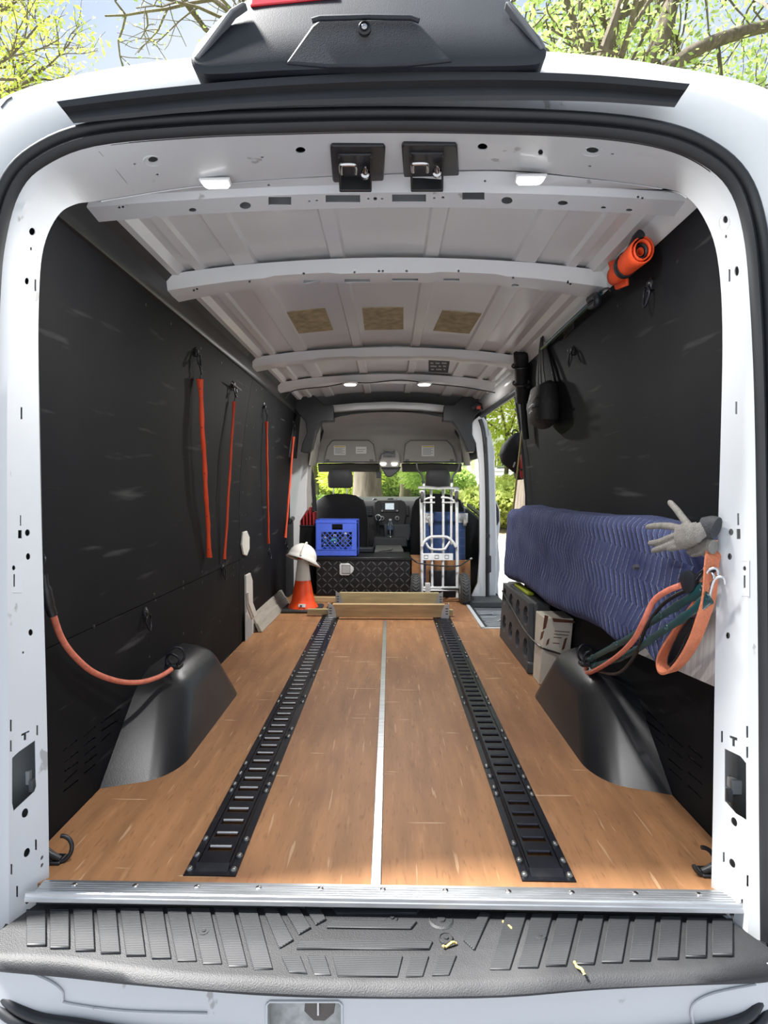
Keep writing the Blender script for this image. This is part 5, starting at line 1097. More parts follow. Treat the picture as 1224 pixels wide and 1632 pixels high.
def blanket(yA, yB, topz, botz, front, thick, NU=64, NV=40):
    m = MB(); rows = []; uvs = []
    for i in range(NU + 1):
        u = i/NU; y = yA + (yB-yA)*u; zt_, zb_, xf = topz(u), botz(u), front(u); xb_ = wx(.7) - .012
        row = []; 
        endr = min(1, min(u, 1-u)/.03); endr = math.sqrt(max(0, 1-(1-endr)**2)); 
        xf2 = xb_ + (xf - xb_)*(.35+.65*endr)
        for j in range(NV + 1):
            v = j/NV; L = [(xb_, zb_+.02), (xf2+.03, zb_), (xf2, zb_+.03), (xf2+.004, (zb_+zt_)/2), (xf2+.008, zt_-.035), (xf2+.035, zt_), (xb_, zt_+.004)]
            s_ = v*(len(L)-1); k = min(int(s_), len(L)-2); f_ = s_-k; x = L[k][0]+(L[k+1][0]-L[k][0])*f_; z = L[k][1]+(L[k+1][1]-L[k][1])*f_
            nn = mnoise.noise(Vector((y*2.6, z*4, 3.1)))*.016 + mnoise.noise(Vector((y*7, z*9, 9.1)))*.006
            row.append(Vector((min(x + nn, xb_), y, z + nn*.4)))
        rows.append(row)
    m.loft(rows); o = m.build('blanket_cloth', BLN, t, smooth=True)
    ul = o.data.uv_layers.new(name='UVMap'); org = Vector(o['_o'])
    for lp in o.data.loops:
        w_ = o.data.vertices[lp.vertex_index].co + org; ul.data[lp.index].uv = (w_.y, w_.z + (w_.x-.75)*.6)
    return o
pt = lambda u, L: (lambda i: L[i][1] + (L[i+1][1]-L[i][1])*(u-L[i][0])/(L[i+1][0]-L[i][0]))(max(k for k in range(len(L)-1) if L[k][0] <= u))
YA, YBk = .12, 2.34
topL = [(0,.80),(.05,.835),(.2,.845),(.45,.835),(.7,.835),(.84,.845),(.9,.815),(1,.815)]; 
botL = [(0,.52),(.10,.50),(.20,.415),(.30,.43),(.45,.41),(.6,.40),(.75,.415),(.9,.395),(1,.385)]
frL_ = [(0,.795),(.15,.775),(.35,.755),(.6,.745),(.85,.735),(1,.728)]
blanket(YA, YBk, lambda u: pt(u, topL), lambda u: pt(u, botL), lambda u: pt(u, frL_), .1)
# hanging corner of the blanket near the rear
m = MB(); q = [(1005,1000),(1045,1058),(1060,1068),(1075,1030),(1060,985),(1020,985)]; m.prism([PXX(x, y, .775) for x, y in q], (.02,0,0)); cr2 = m.build('blanket_corner', BLN, t, bevel=.004)
ul = cr2.data.uv_layers.new(name='UVMap')
for lp in cr2.data.loops: w_ = cr2.data.vertices[lp.vertex_index].co + Vector(cr2['_o']); ul.data[lp.index].uv = (w_.y, w_.z)
c = PXX(1012,904,.745); m = MB(); m.lathe(c, (-1,0,0), [(.009,-.01),(.008,.004),(.002,.005)], 7); m.build('patch_hole', INK, t)
# ribbed plastic sheet behind the blanket
t = thing('ribbed_sheet', 'translucent ribbed plastic sheet wedged behind the blanket by the right pillar', 'plastic sheet', (.80,.3,.44))
m = MB(); zt_ = .72; pA = [PXX(1138,1094,.806), PXX(1008,1038,.812)]; m.prism([pA[0], pA[1], Vector((.83,pA[1].y,zt_)), Vector((.82,pA[0].y,zt_))], (.008,0,0)); m.build('sheet', mat('ribbed_plastic', (.46,.44,.42), .4, var=.25, vs=3, stretch=(1,60,1.5)), t)
# ---- grey tool case and printed carton below the blanket
cz = .385
cA, cB = PZ(876,1073,0), PZ(805,1000,0)
t = thing('tool_case', 'dark grey ribbed plastic case with round recesses, standing under the blanket', 'case', ((cA.x+cB.x)/2+.08, (cA.y+cB.y)/2, 0))
fx = .722; y0_, y1_ = 1.60, 2.38
zt3 = PXX(845,945,fx+.02).z
zc3 = .355
m = MB(); m.hexa([(fx+.03,y0_,.001),(fx+.125,y0_,.001),(fx+.125,y1_,.001),(fx+.03,y1_,.001),(fx+.045,y0_+.05,zc3),(fx+.125,y0_+.05,zc3),(fx+.125,y1_,zc3),(fx+.045,y1_,zc3)]); cbody = m.build('case_body', CASE, t, bevel=.012)
face = MB(); face.hexa([(fx,y0_+.02,.004),(fx+.04,y0_+.02,.004),(fx+.04,y1_,.004),(fx,y1_,.004),(fx+.02,y0_+.09,zc3-.01),(fx+.06,y0_+.09,zc3-.01),(fx+.06,y1_,zc3-.01),(fx+.02,y1_,zc3-.01)]); fo = face.build('face_plate', CASE, t)
cutm = MB()
for r_ in range(2):
    for k in range(4):
        yy = y0_+.10+k*.19+(.04 if r_ else 0); zz = .11+.16*r_; cutm.lathe((fx-.02,yy,zz), (1,0,0), [(.052,0),(.052,.055)], 20)
cut(fo, cutm)
for r_ in range(2):
    for k in range(4):
        yy = y0_+.10+k*.19+(.04 if r_ else 0); zz = .11+.16*r_
        m = MB(); m.prism([(fx+.012+.02*(zz/zc3), yy-.05, zz-.005), (fx+.012+.02*(zz/zc3), yy+.05, zz-.005), (fx+.014+.02*(zz/zc3), yy+.03, zz+.02), (fx+.014+.02*(zz/zc3), yy-.03, zz+.02)], (.03,0,0)); m.build('recess_bar', CASE, t)
m = MB(); m.hexa([(fx-.005,y0_,.002),(fx+.12,y0_-.01,.002),(fx+.12,y0_+.03,.002),(fx-.005,y0_+.05,.002),(fx,y0_,.06),(fx+.12,y0_-.01,.06),(fx+.12,y0_+.03,.06),(fx,y0_+.05,.06)]); m.build('foot', CASE, t, bevel=.008)
m = MB(); m.box(fx+.05, fx+.09, 1.85, 2.2, zc3, zc3+.02); m.build('lime_handle', LIME, t, bevel=.008)
m = MB(); m.tube(cat([(fx+.05,y0_+.05,.30),(fx+.09,y0_-.005,.31),(fx+.11,y0_-.01,.30)], 4), .005, 6); m.build('strap_wire', CHROME, t, smooth=True)
kx, ky0, ky1, kz = fx+.075, 1.14, 1.42, .345
t = thing('printed_carton', 'white and brown printed carton between the grey case and the right wheel arch', 'carton', (kx+.06, (ky0+ky1)/2, 0))
# rests against the wall end of the wheel arch and the case
CL = [PY(867,1040,1.43), PY(883,1056,1.43)]
kz0 = .001
m = MB(); m.hexa([(.735,1.44,.002),(.87,1.44,.002),(.87,1.56,.002),(.735,1.56,.002),(.745,1.38,.335),(.878,1.38,.335),(.878,1.55,.335),(.745,1.55,.335)]); kb = m.build('carton_body', CARTON, t, bevel=.003)
bvk = surf(kb)
for pl in ([(880,985),(915,989),(918,993),(882,991)], [(868,980),(874,982),(870,1000),(865,1004)], [(863,1008),(867,1005),(865,1016),(861,1020)], [(872,1020),(876,1017),(874,1026),(870,1029)], [(900,1018),(904,1016),(899,1034),(895,1036)], [(884,1005),(908,1007),(908,1008),(884,1006)], [(883,1010),(906,1012),(906,1013),(883,1011)], [(882,1015),(895,1016),(895,1017),(882,1016)], [(881,1024),(892,1025),(892,1026),(881,1025)]):
    m = MB(); r_ = stick(bvk, pl, .0015, m)
    if r_: m.build('print_block', CARTOND, t)
m = MB(); m.tube(cat([Vector((fx+.008,2.34,.30)), Vector((fx+.003,2.0,.25)), Vector((fx+.0,1.68,.205)), Vector((.735,1.43,.19)), Vector((.80,1.395,.17)), Vector((.87,1.34,.16))], 5), .005, 6); tag(m.build('elastic_cord', BLK, smooth=True), 'thin black elastic cord across the grey case and the carton', 'cord')

# ---- straps and hooks bunched at the right rear pillar
an = PZ(936,1058,.285)
archring(936,1056,.275, 'black tie-down ring on top of the right wheel arch', 1)
def P4(px, py, X): return PXX(px, py, X)
for pl, lb in (([(1121,938,.745),(1085,962,.735),(1040,990,.735),(1000,1018,.745),(960,1040,.76),(938,1052,.78)], 'teal rubber tarp strap, the upper of the two beside the orange sling'), ([(1131,952,.742),(1095,980,.725),(1050,1010,.725),(1010,1038,.74),(970,1055,.76),(942,1062,.785)], 'teal rubber tarp strap, the lower of the two beside the orange sling')):
    pts = cat([P4(*q) for q in pl], 6); t = thing('tarp_strap', lb, 'strap', pts[-1], 'teal tarp straps'); N = len(pts)
    m = MB(); m.tube(pts, [.0105 + .004*(i < 4) + .003*(i % 7 == 0) for i in range(N)], 8, ry=[.005]*N, up=(0,0,1)); m.build('strap_band', TEAL, t, smooth=True)
    for k in (0, 10, 20, 28):
        m = MB(); m.torus(pts[min(k,N-1)] + Vector((-.004,0,0)), (1,0,0), .006, .003, 14, 6); m.build('eyelet', TEAL, t, smooth=True)
    m = MB(); a = pts[0]; m.tube(cat([a, a + Vector((-.004,-.012,.02)), a + Vector((.0,-.02,.045)), a + Vector((.012,-.03,.05)), a + Vector((.016,-.03,.035))], 4), .0035, 8); m.build('hook', CHROME, t, smooth=True)
t = thing('bungee_cord', 'faded pink bungee cord from the right pillar hooks to the wheel arch', 'bungee cord', P4(936,1072,.78))
cord([P4(1085,933,.725), P4(1063,942,.715), P4(1042,958,.71), P4(1026,990,.70), P4(1010,1020,.71), P4(985,1045,.73), P4(955,1065,.76), P4(936,1073,.775), P4(934,1062,.78)], .0075, PINK, 'cord', t)
c = P4(1098,927,.735); m = MB(); m.lathe(c + Vector((-.008,0,0)), (1,.2,0), [(.012,0),(.026,.003),(.028,.009),(.026,.015),(.012,.018)], 22); m.build('end_button', BLKR, t, smooth=50)
m = MB(); m.tube(cat([P4(1108,925,.74), P4(1118,912,.745), P4(1130,906,.75), P4(1139,910,.755)], 4), .0045, 8); m.build('hook', STEEL, t, smooth=True)
t = thing('bungee_cord', 'black bungee cord running beside the pink one to the right wheel arch', 'bungee cord', P4(990,1070,.76))
cord([P4(1112,932,.75), P4(1060,960,.74), P4(1030,1000,.73), P4(1012,1045,.735), P4(985,1073,.75), P4(955,1070,.77), P4(940,1060,.785)], .005, BLK, 'cord', t)
m = MB(); m.tube(cat([P4(1110,934,.748), P4(1122,918,.748), P4(1134,912,.752), P4(1138,925,.752), P4(1130,935,.75)], 4), .004, 8); m.build('hook', CHROME, t, smooth=True)
t = thing('sling_loop', 'orange webbing sling hanging in a loop by the right rear pillar', 'sling', P4(1062,1073,.745))
m = MB(); lp = cat([P4(1139,862,.785), P4(1137,880,.765), P4(1134,900,.755), P4(1130,950,.748), P4(1120,985,.742), P4(1106,1022,.74), P4(1088,1052,.74), P4(1070,1070,.742), P4(1058,1068,.745), P4(1056,1050,.75), P4(1064,1030,.752), P4(1084,1000,.755), P4(1104,972,.757), P4(1122,945,.76), P4(1132,905,.765)], 5)
m.strap(lp, .032, .006, (1,.1,.25)); m.build('webbing', SLING, t, smooth=30)
m = MB(); m.strap([p + Vector((.012,0,0)) for p in cat([P4(1100,985,.75), P4(1080,1015,.75), P4(1066,1045,.75), P4(1066,1060,.75), P4(1080,1045,.75), P4(1096,1010,.75), P4(1106,985,.75)], 5)], .026, .004, (1,0,0)); m.build('inner_sleeve', BLKR, t)
# work gloves on top of the blanket
def glove(name_label, X, palm, fingers, m_, cuff, group):
    P_ = lambda q: P4(q[0], q[1], X + (q[2] if len(q) > 2 else 0))
    t = thing('work_glove', name_label, 'glove', P_(palm[0]), group); m = MB()
    pc = [P_(q) for q in palm]
    m.tube(cat(pc, 4), [q[3] for q in palm for _ in range(4)][:len(cat(pc, 4))], 12, ry=[.011]*len(cat(pc, 4)), up=(0,.3,1))
    for f_ in fingers:
        pts = cat([P_(q) for q in f_], 4); N = len(pts); m.tube(pts, [.0098 - .0022*(i/(N-1))**2 - (.003 if i == N-1 else 0) for i in range(N)], 10, ry=[.0088 - .002*(i/(N-1))**2 - (.003 if i == N-1 else 0) for i in range(N)], up=(0,.3,1))
    o = m.build('glove_shell', m_, t); rm = o.modifiers.new('remesh', 'REMESH'); rm.mode = 'VOXEL'; rm.voxel_size = .0022; rm.use_smooth_shade = True; sm = o.modifiers.new('sm', 'SMOOTH'); sm.iterations = 4; sm.factor = .5
    if cuff:
        cp = cat([P_(q) for q in cuff], 4); m = MB(); m.tube(cp, .026, 14, ry=.015, up=(0,.3,1)); m.build('cuff', GLOVED, t, smooth=True)
    return t
glove('grey work glove with spread fingers lying on the blanket, the upper one', .735, [(1124,842,.01,.020),(1112,848,.0,.026),(1096,852,-.004,.030),(1080,856,-.002,.026)],
      [[(1100,840),(1090,828),(1078,812),(1066,799)], [(1090,845),(1070,839),(1048,838),(1030,840)], [(1082,852),(1066,858),(1050,864),(1034,866)], [(1086,862),(1070,868),(1054,874),(1040,878)], [(1108,862),(1094,868),(1078,872),(1064,875)]], GLOVE, [(1122,842,.012),(1134,840,.02),(1142,842,.025)], 'pair of work gloves')
glove('dark cuffed grey work glove lying under the upper glove', .758, [(1138,872,.0,.018),(1126,868,.0,.024),(1112,866,.002,.024)],
      [[(1122,858),(1112,856),(1100,858)], [(1116,864),(1104,868),(1092,872)], [(1120,872),(1108,876),(1096,880)], [(1126,878),(1114,881),(1102,884)], [(1132,862),(1128,850),(1118,840)]], GLOVE, None, 'pair of work gloves')
# ---- things hung along the top of the right wall
def PR(px, py, off=0.03): return PW(px, py, off)
t = thing('rolled_vest', 'safety orange webbing rolled up and hung over the right cant rail', 'rolled strap', PR(985,450))
ax0, ax1 = PXX(978,440,.745), PXX(1024,398,.735)
m = MB(); pts = [lerp(ax0, ax1, k/8) for k in range(9)]; d_ = (ax1-ax0).normalized()
m.tube(pts, [.030,.033,.034,.034,.035,.036,.037,.038,.038], 18, ry=[.022,.024,.026,.028,.030,.031,.032,.033,.033], up=(0,0,1), caps=False); m.build('outer_wrap', SAFETY, t, smooth=True, solid=.004)
for k, (r0, m_) in enumerate(((.029,SAFETY),(.021,BLKR),(.013,SAFETY))):
    m = MB(); m.tube([lerp(ax0, ax1, .5+.06*k), ax1 + d_*(.004-.01*k)], r0, 14, ry=r0*.82, up=(0,0,1), caps=False); m.build('inner_turn', m_, t, smooth=True, solid=.003)
m = MB(); m.tube([lerp(ax0, ax1, .40), lerp(ax0, ax1, .52)], .0385, 18, ry=.033, up=(0,0,1), caps=False); m.build('black_band', BLKR, t, smooth=True, solid=.002)
m = MB(); m.tube([PXX(1000,412,.73), PXX(1016,378,.725), PXX(1022,372,.73)], .014, 10); m.build('strap_end', BLKR, t, smooth=True)
q = [PXX(968,418,.752), PXX(996,406,.748), PXX(998,455,.76), PXX(980,462,.762)]; m = MB(); m.prism(q, (.01,0,0)); m.build('loose_flap', SAFETY, t, bevel=.003)
# teal strap and green pole along the cant rail
t = thing('tarp_strap', 'dark teal rubber strap stretched along the top of the right wall', 'strap', PR(900,520,.05))
pts = cat([PXX(958,466,.752), PXX(938,485,.752), PXX(918,504,.752), PXX(890,530,.755), PXX(872,548,.76)], 5)
m = MB(); m.tube(pts, [.012 if i < 3 else .008 for i in range(len(pts))], 8, ry=.006, up=(0,0,1)); m.build('strap_band', TEAL, t, smooth=True)
m = MB(); m.tube(cat([PXX(950,474,.752), PXX(960,462,.748), PXX(970,460,.75), PXX(974,465,.755)], 4), .004, 8); m.build('hook', STEEL, t, smooth=True)
m = MB(); m.tube(cat([PXX(940,478,.748), PXX(950,472,.744), PXX(952,482,.744), PXX(942,488,.746)], 4), .014, 8, closed=False); m.build('knot', BLKR, t, smooth=True)
m = MB(); m.cyl(PXX(940,484,.765), PXX(864,556,.77), .008, 10); tag(m.build('green_pole', mat('pole_green', (.13,.20,.055), .5), smooth=40), 'thin green pole lying along the top of the right wall', 'pole')
# dark recess in the cant rail
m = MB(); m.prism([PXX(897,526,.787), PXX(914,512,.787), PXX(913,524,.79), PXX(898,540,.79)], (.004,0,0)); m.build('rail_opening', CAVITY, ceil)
# black bag, black roll, yellow pole, cap and red canister by the side door
def cloth_loft(secs, name, m_, parent, n=20, p=2.6):
    m = MB(); m.loft([[Vector((c[0] + a_*math.copysign(abs(math.cos(b))**(2/p), math.cos(b)), c[1] + b_*math.copysign(abs(math.sin(b))**(2/p), math.sin(b)), c[2])) for b in [2*math.pi*k/n for k in range(n)]] for c, a_, b_ in secs], True, True); return m.build(name, m_, parent, smooth=True)
c = PXX(862,620,.77); Yb = c.y
t = thing('shoulder_bag', 'black bag hanging from the rail on the right wall by the side door', 'bag', PXX(862,675,.77))
BAG = mat('bag_nylon', (.008,.008,.009), .7, var=.3, bump=.3, bs=60)
zA, zB = PXX(862,612,.77).z, PXX(862,682,.77).z
cloth_loft([((.79,Yb,zB),.02,.06), ((.785,Yb,zB+.03),.06,.13), ((.78,Yb,(zA+zB)/2),.07,.14), ((.785,Yb,zA-.02),.055,.13), ((.79,Yb,zA),.02,.10)], 'bag_body', BAG, t)
for dx in (-.08, .0, .07):
    m = MB(); m.strap(cat([Vector((.77,Yb+dx,zA-.03)), Vector((.765,Yb+dx*.6,zA+.08)), Vector((.77,Yb+dx*.2,zA+.20)), Vector((.775,Yb,zA+.24))], 4), .03, .004, (0,1,0)); m.build('strap', BAG, t)
for k, (x0_, y0_, x1_, y1_) in enumerate(((844,640,847,629),(843,650,849,644),(844,659,847,655))):
    m = MB(); p0_, p1_ = PXX(x0_,y0_,.705), PXX(x1_,y1_,.705); m.tube([p0_, p1_], .004, 6); m.build('reflective_mark', mat('mark_white', (.55,.55,.55), .6), t)
Yr = 2.44; pA, pB = PXX(830,562,.745), PXX(833,640,.79)
t = thing('black_roll', 'rolled black curtain hanging between the side door and the black bag', 'curtain', pB)
m = MB(); pts = [lerp(pA, pB, k/10) for k in range(11)]; m.tube(pts, [.045+.006*math.sin(k*2.3) for k in range(11)], 12, ry=.04); m.build('roll', BAG, t, smooth=True)
m = MB(); m.tube([lerp(pA, pB, .95), PXX(836,680,.80), PXX(838,700,.81)], .02, 8); m.build('tail', BAG, t, smooth=True)
for k in (.25,.6):
    m = MB(); c = lerp(pA, pB, k); m.torus(c, pB-pA, .05, .006, 18, 6); m.build('tie', BLK, t, smooth=True)
m = MB(); m.cyl(PY(841,608,2.30), PY(818,812,2.30), .006, 10); tag(m.build('yellow_pole', mat('pole_yellow', (.33,.26,.08), .5), smooth=40), 'thin yellow pole standing behind the blanket by the side door', 'pole')
Yc2 = 2.52
t = thing('baseball_cap', 'black cap hanging in the side door opening', 'cap', PY(818,760,Yc2))
sec = [((826,690),.02),((822,697),.045),((818,710),.075),((816,725),.085),((818,738),.075),((824,748),.05),((828,756),.02)]
m = MB(); rows = []
for (px, py), r_ in sec:
    c = PY(px, py, Yc2); rows.append([c + Vector((r_*math.cos(a), r_*.6*math.sin(a), 0)) for a in [2*math.pi*k/20 for k in range(20)]])
m.loft(rows, True, True); m.build('cap_crown', BAG, t, smooth=True)
m = MB(); m.torus(PY(821,690,Yc2), (0,1,0), .02, .005, 16, 6); m.build('hanging_loop', BLK, t, smooth=True)
m = MB(); m.prism([PY(*q, Yc2-.0) for q in ((824,745),(836,750),(836,764),(826,765),(822,755))], (0,.08,0)); m.build('cap_brim', BAG, t, bevel=.01)
m = MB(); m.prism([PY(*q, Yc2-.058) for q in ((817,744),(819,745),(822,737),(820,736))], (0,.004,0)); m.build('white_mark', MATS['mark_white'], t)
t = thing('red_canister', 'red canister strapped at the rear edge of the side door opening', 'canister', PY(838,762,2.46))
c0_, c1_ = PY(838,762,2.46), PY(835,706,2.46); m = MB(); m.lathe(c0_, c1_-c0_, [(.03,0),(.036,.01),(.036,.17),(.02,.20),(.012,.215)], 16); m.build('canister_body', REDM, t, smooth=50)
for k in (.25,.72): 
    m = MB(); m.torus(lerp(c0_, c1_, k), c1_-c0_, .037, .006, 18, 6); m.build('band', BLK, t, smooth=True)
# small black clutter above the side door opening
t = thing('grab_strap', 'small black strap with a red tag above the side door', 'strap', PY(762,655,3.5))
m = MB(); m.tube(cat([PY(752,650,3.5), PY(762,645,3.5), PY(772,650,3.5), PY(778,640,3.5)], 4), .018, 8); m.build('strap_roll', BLKR, t, smooth=True)
m = MB(); m.prism([PY(*q, 3.47) for q in rct(760,647,766,652)], (0,.01,0)); m.build('red_tag', mat('tag_red', (.5,.06,.04), .6), t)

# ================================================================== OUTSIDE
def gz(x, y):
    d = math.hypot(x, y - 1.5)
    s = min(1, max(0, (d - 6)/8)); s = s*s*(3-2*s)
    return -.72 + 1.18*s + .012*max(0, d - 14)
m = MB(); N = 60; g = np.linspace(-1, 1, N+1); g = np.sign(g)*np.abs(g)**1.8*90
vs = [Vector((x, y+3, gz(x, y+3))) for y in g for x in g]; fs = [(j*(N+1)+i, j*(N+1)+i+1, (j+1)*(N+1)+i+1, (j+1)*(N+1)+i) for j in range(N) for i in range(N)]
GRD = mat('ground', (.15,.155,.165), .95, var=.3, vs=1.2, bump=.3, bs=8)
n2 = GRD.node_tree; b2_ = n2.nodes[GRD['b']]; src = b2_.inputs['Base Color'].links[0].from_socket
tcg = n2.nodes.new('ShaderNodeTexCoord'); ln_ = n2.nodes.new('ShaderNodeVectorMath'); ln_.operation = 'LENGTH'; sb = n2.nodes.new('ShaderNodeVectorMath'); sb.operation = 'SUBTRACT'
ge = n2.nodes.new('ShaderNodeNewGeometry'); sb.inputs[1].default_value = (0,1.5,0); ml = n2.nodes.new('ShaderNodeVectorMath'); ml.operation = 'MULTIPLY'; ml.inputs[1].default_value = (1,1,0)
n2.links.new(ge.outputs['Position'], sb.inputs[0]); sxy = n2.nodes.new('ShaderNodeSeparateXYZ'); cxy = n2.nodes.new('ShaderNodeCombineXYZ'); m3 = n2.nodes.new('ShaderNodeMath'); m3.operation = 'MULTIPLY'; m3.inputs[1].default_value = .25; mxy = n2.nodes.new('ShaderNodeMath'); mxy.operation = 'MAXIMUM'
n2.links.new(sb.outputs[0], sxy.inputs[0]); gt = n2.nodes.new('ShaderNodeMapRange'); gt.inputs['From Min'].default_value = -2.0; gt.inputs['From Max'].default_value = .0; gt.inputs['To Min'].default_value = .25; mxx = n2.nodes.new('ShaderNodeMath'); mxx.operation = 'MULTIPLY'; n2.links.new(sxy.outputs[1], gt.inputs['Value']); n2.links.new(sxy.outputs[0], mxx.inputs[0]); n2.links.new(gt.outputs['Result'], mxx.inputs[1]); n2.links.new(mxx.outputs[0], cxy.inputs[0]); n2.links.new(sxy.outputs[1], m3.inputs[0]); n2.links.new(sxy.outputs[1], mxy.inputs[0]); n2.links.new(m3.outputs[0], mxy.inputs[1]); n2.links.new(mxy.outputs[0], cxy.inputs[1]); n2.links.new(cxy.outputs[0], ml.inputs[0]); n2.links.new(ml.outputs[0], ln_.inputs[0])
zg = n2.nodes.new('ShaderNodeTexNoise'); zg.inputs['Scale'].default_value = .9; ad = n2.nodes.new('ShaderNodeMath'); ad.operation = 'MULTIPLY_ADD'; ad.inputs[1].default_value = 1.5; n2.links.new(ge.outputs['Position'], zg.inputs['Vector']); n2.links.new(zg.outputs['Fac'], ad.inputs[0]); n2.links.new(ln_.outputs['Value'], ad.inputs[2])
rg = n2.nodes.new('ShaderNodeValToRGB'); mr = n2.nodes.new('ShaderNodeMapRange'); mr.inputs['From Min'].default_value = 6; mr.inputs['From Max'].default_value = 16; n2.links.new(ad.outputs[0], mr.inputs['Value']); n2.links.new(mr.outputs['Result'], rg.inputs['Fac'])
el = rg.color_ramp.elements; el[0].position = .0; el[0].color = (.115,.12,.135,1); el[1].position = 1; el[1].color = (.30,.36,.08,1)
e_ = el.new(.36); e_.color = (.40,.385,.34,1); e_ = el.new(.46); e_.color = (.38,.29,.18,1); e_ = el.new(.62); e_.color = (.36,.28,.17,1); e_ = el.new(.74); e_.color = (.32,.37,.09,1)
mxg = n2.nodes.new('ShaderNodeMix'); mxg.data_type = 'RGBA'; mxg.inputs['Factor'].default_value = .15; n2.links.new(rg.outputs['Color'], mxg.inputs['A']); n2.links.new(src, mxg.inputs['B']); n2.links.new(mxg.outputs['Result'], b2_.inputs['Base Color'])
m.add(vs, fs); struct(m.build('ground', GRD, smooth=True), 'pale driveway and grassy yard around the van')
def leafmat(name, c, c2):
    m_ = bpy.data.materials.new(name); m_.use_nodes = True; n = m_.node_tree; b = n.nodes['Principled BSDF']; o = n.nodes['Material Output']
    t_ = n.nodes.new('ShaderNodeTexCoord'); z = n.nodes.new('ShaderNodeTexNoise'); z.inputs['Scale'].default_value = 1.3; z.inputs['Detail'].default_value = 4; r = n.nodes.new('ShaderNodeValToRGB')
    r.color_ramp.elements[0].position = .35; r.color_ramp.elements[1].position = .65; r.color_ramp.elements[0].color = (*c, 1); r.color_ramp.elements[1].color = (*c2, 1)
    tr = n.nodes.new('ShaderNodeBsdfTranslucent'); mx = n.nodes.new('ShaderNodeMixShader'); mx.inputs['Fac'].default_value = .45
    n.links.new(t_.outputs['Object'], z.inputs['Vector']); n.links.new(z.outputs['Fac'], r.inputs['Fac']); n.links.new(r.outputs['Color'], b.inputs['Base Color']); n.links.new(r.outputs['Color'], tr.inputs['Color'])
    b.inputs['Roughness'].default_value = .6; n.links.new(b.outputs[0], mx.inputs[1]); n.links.new(tr.outputs[0], mx.inputs[2]); n.links.new(mx.outputs[0], o.inputs['Surface']); return m_
LF1 = leafmat('leaf_yellow_green', (.38,.48,.07), (.68,.70,.16)); LF2 = leafmat('leaf_green', (.30,.44,.11), (.55,.66,.22)); LF3 = leafmat('leaf_hedge', (.36,.44,.10), (.62,.66,.20))
BARK = mat('bark', (.12,.10,.078), .95, var=.35, vs=4, stretch=(3,3,.5), bump=.8, bs=9)
def leaves(pts, size, m_, parent, name='foliage', seed=1):
    r = np.random.default_rng(seed); n = len(pts); pts = np.asarray(pts)
    a = r.normal(size=(n,3)); a /= np.linalg.norm(a, axis=1)[:,None]; b = r.normal(size=(n,3)); b -= a*(a*b).sum(1)[:,None]; b /= np.linalg.norm(b, axis=1)[:,None]
    s = size*(.6+.8*r.random(n))[:,None]; a = a*s; b = b*s*.5
    v = np.stack([pts-a, pts+b*.9, pts+a, pts-b*.9], 1).reshape(-1,3)
    org = np.array(wloc(parent)); me = bpy.data.meshes.new(name); me.vertices.add(4*n); me.vertices.foreach_set('co', (v-org).astype(np.float32).ravel())
    me.loops.add(4*n); me.loops.foreach_set('vertex_index', np.arange(4*n, dtype=np.int32)); me.polygons.add(n); me.polygons.foreach_set('loop_start', np.arange(0,4*n,4, dtype=np.int32)); me.update(); me.validate(); me.materials.append(m_)
    o = bpy.data.objects.new(name, me); COL.objects.link(o); o.parent = parent; o['kind'] = 'stuff'; o['_o'] = list(wloc(parent)); return o
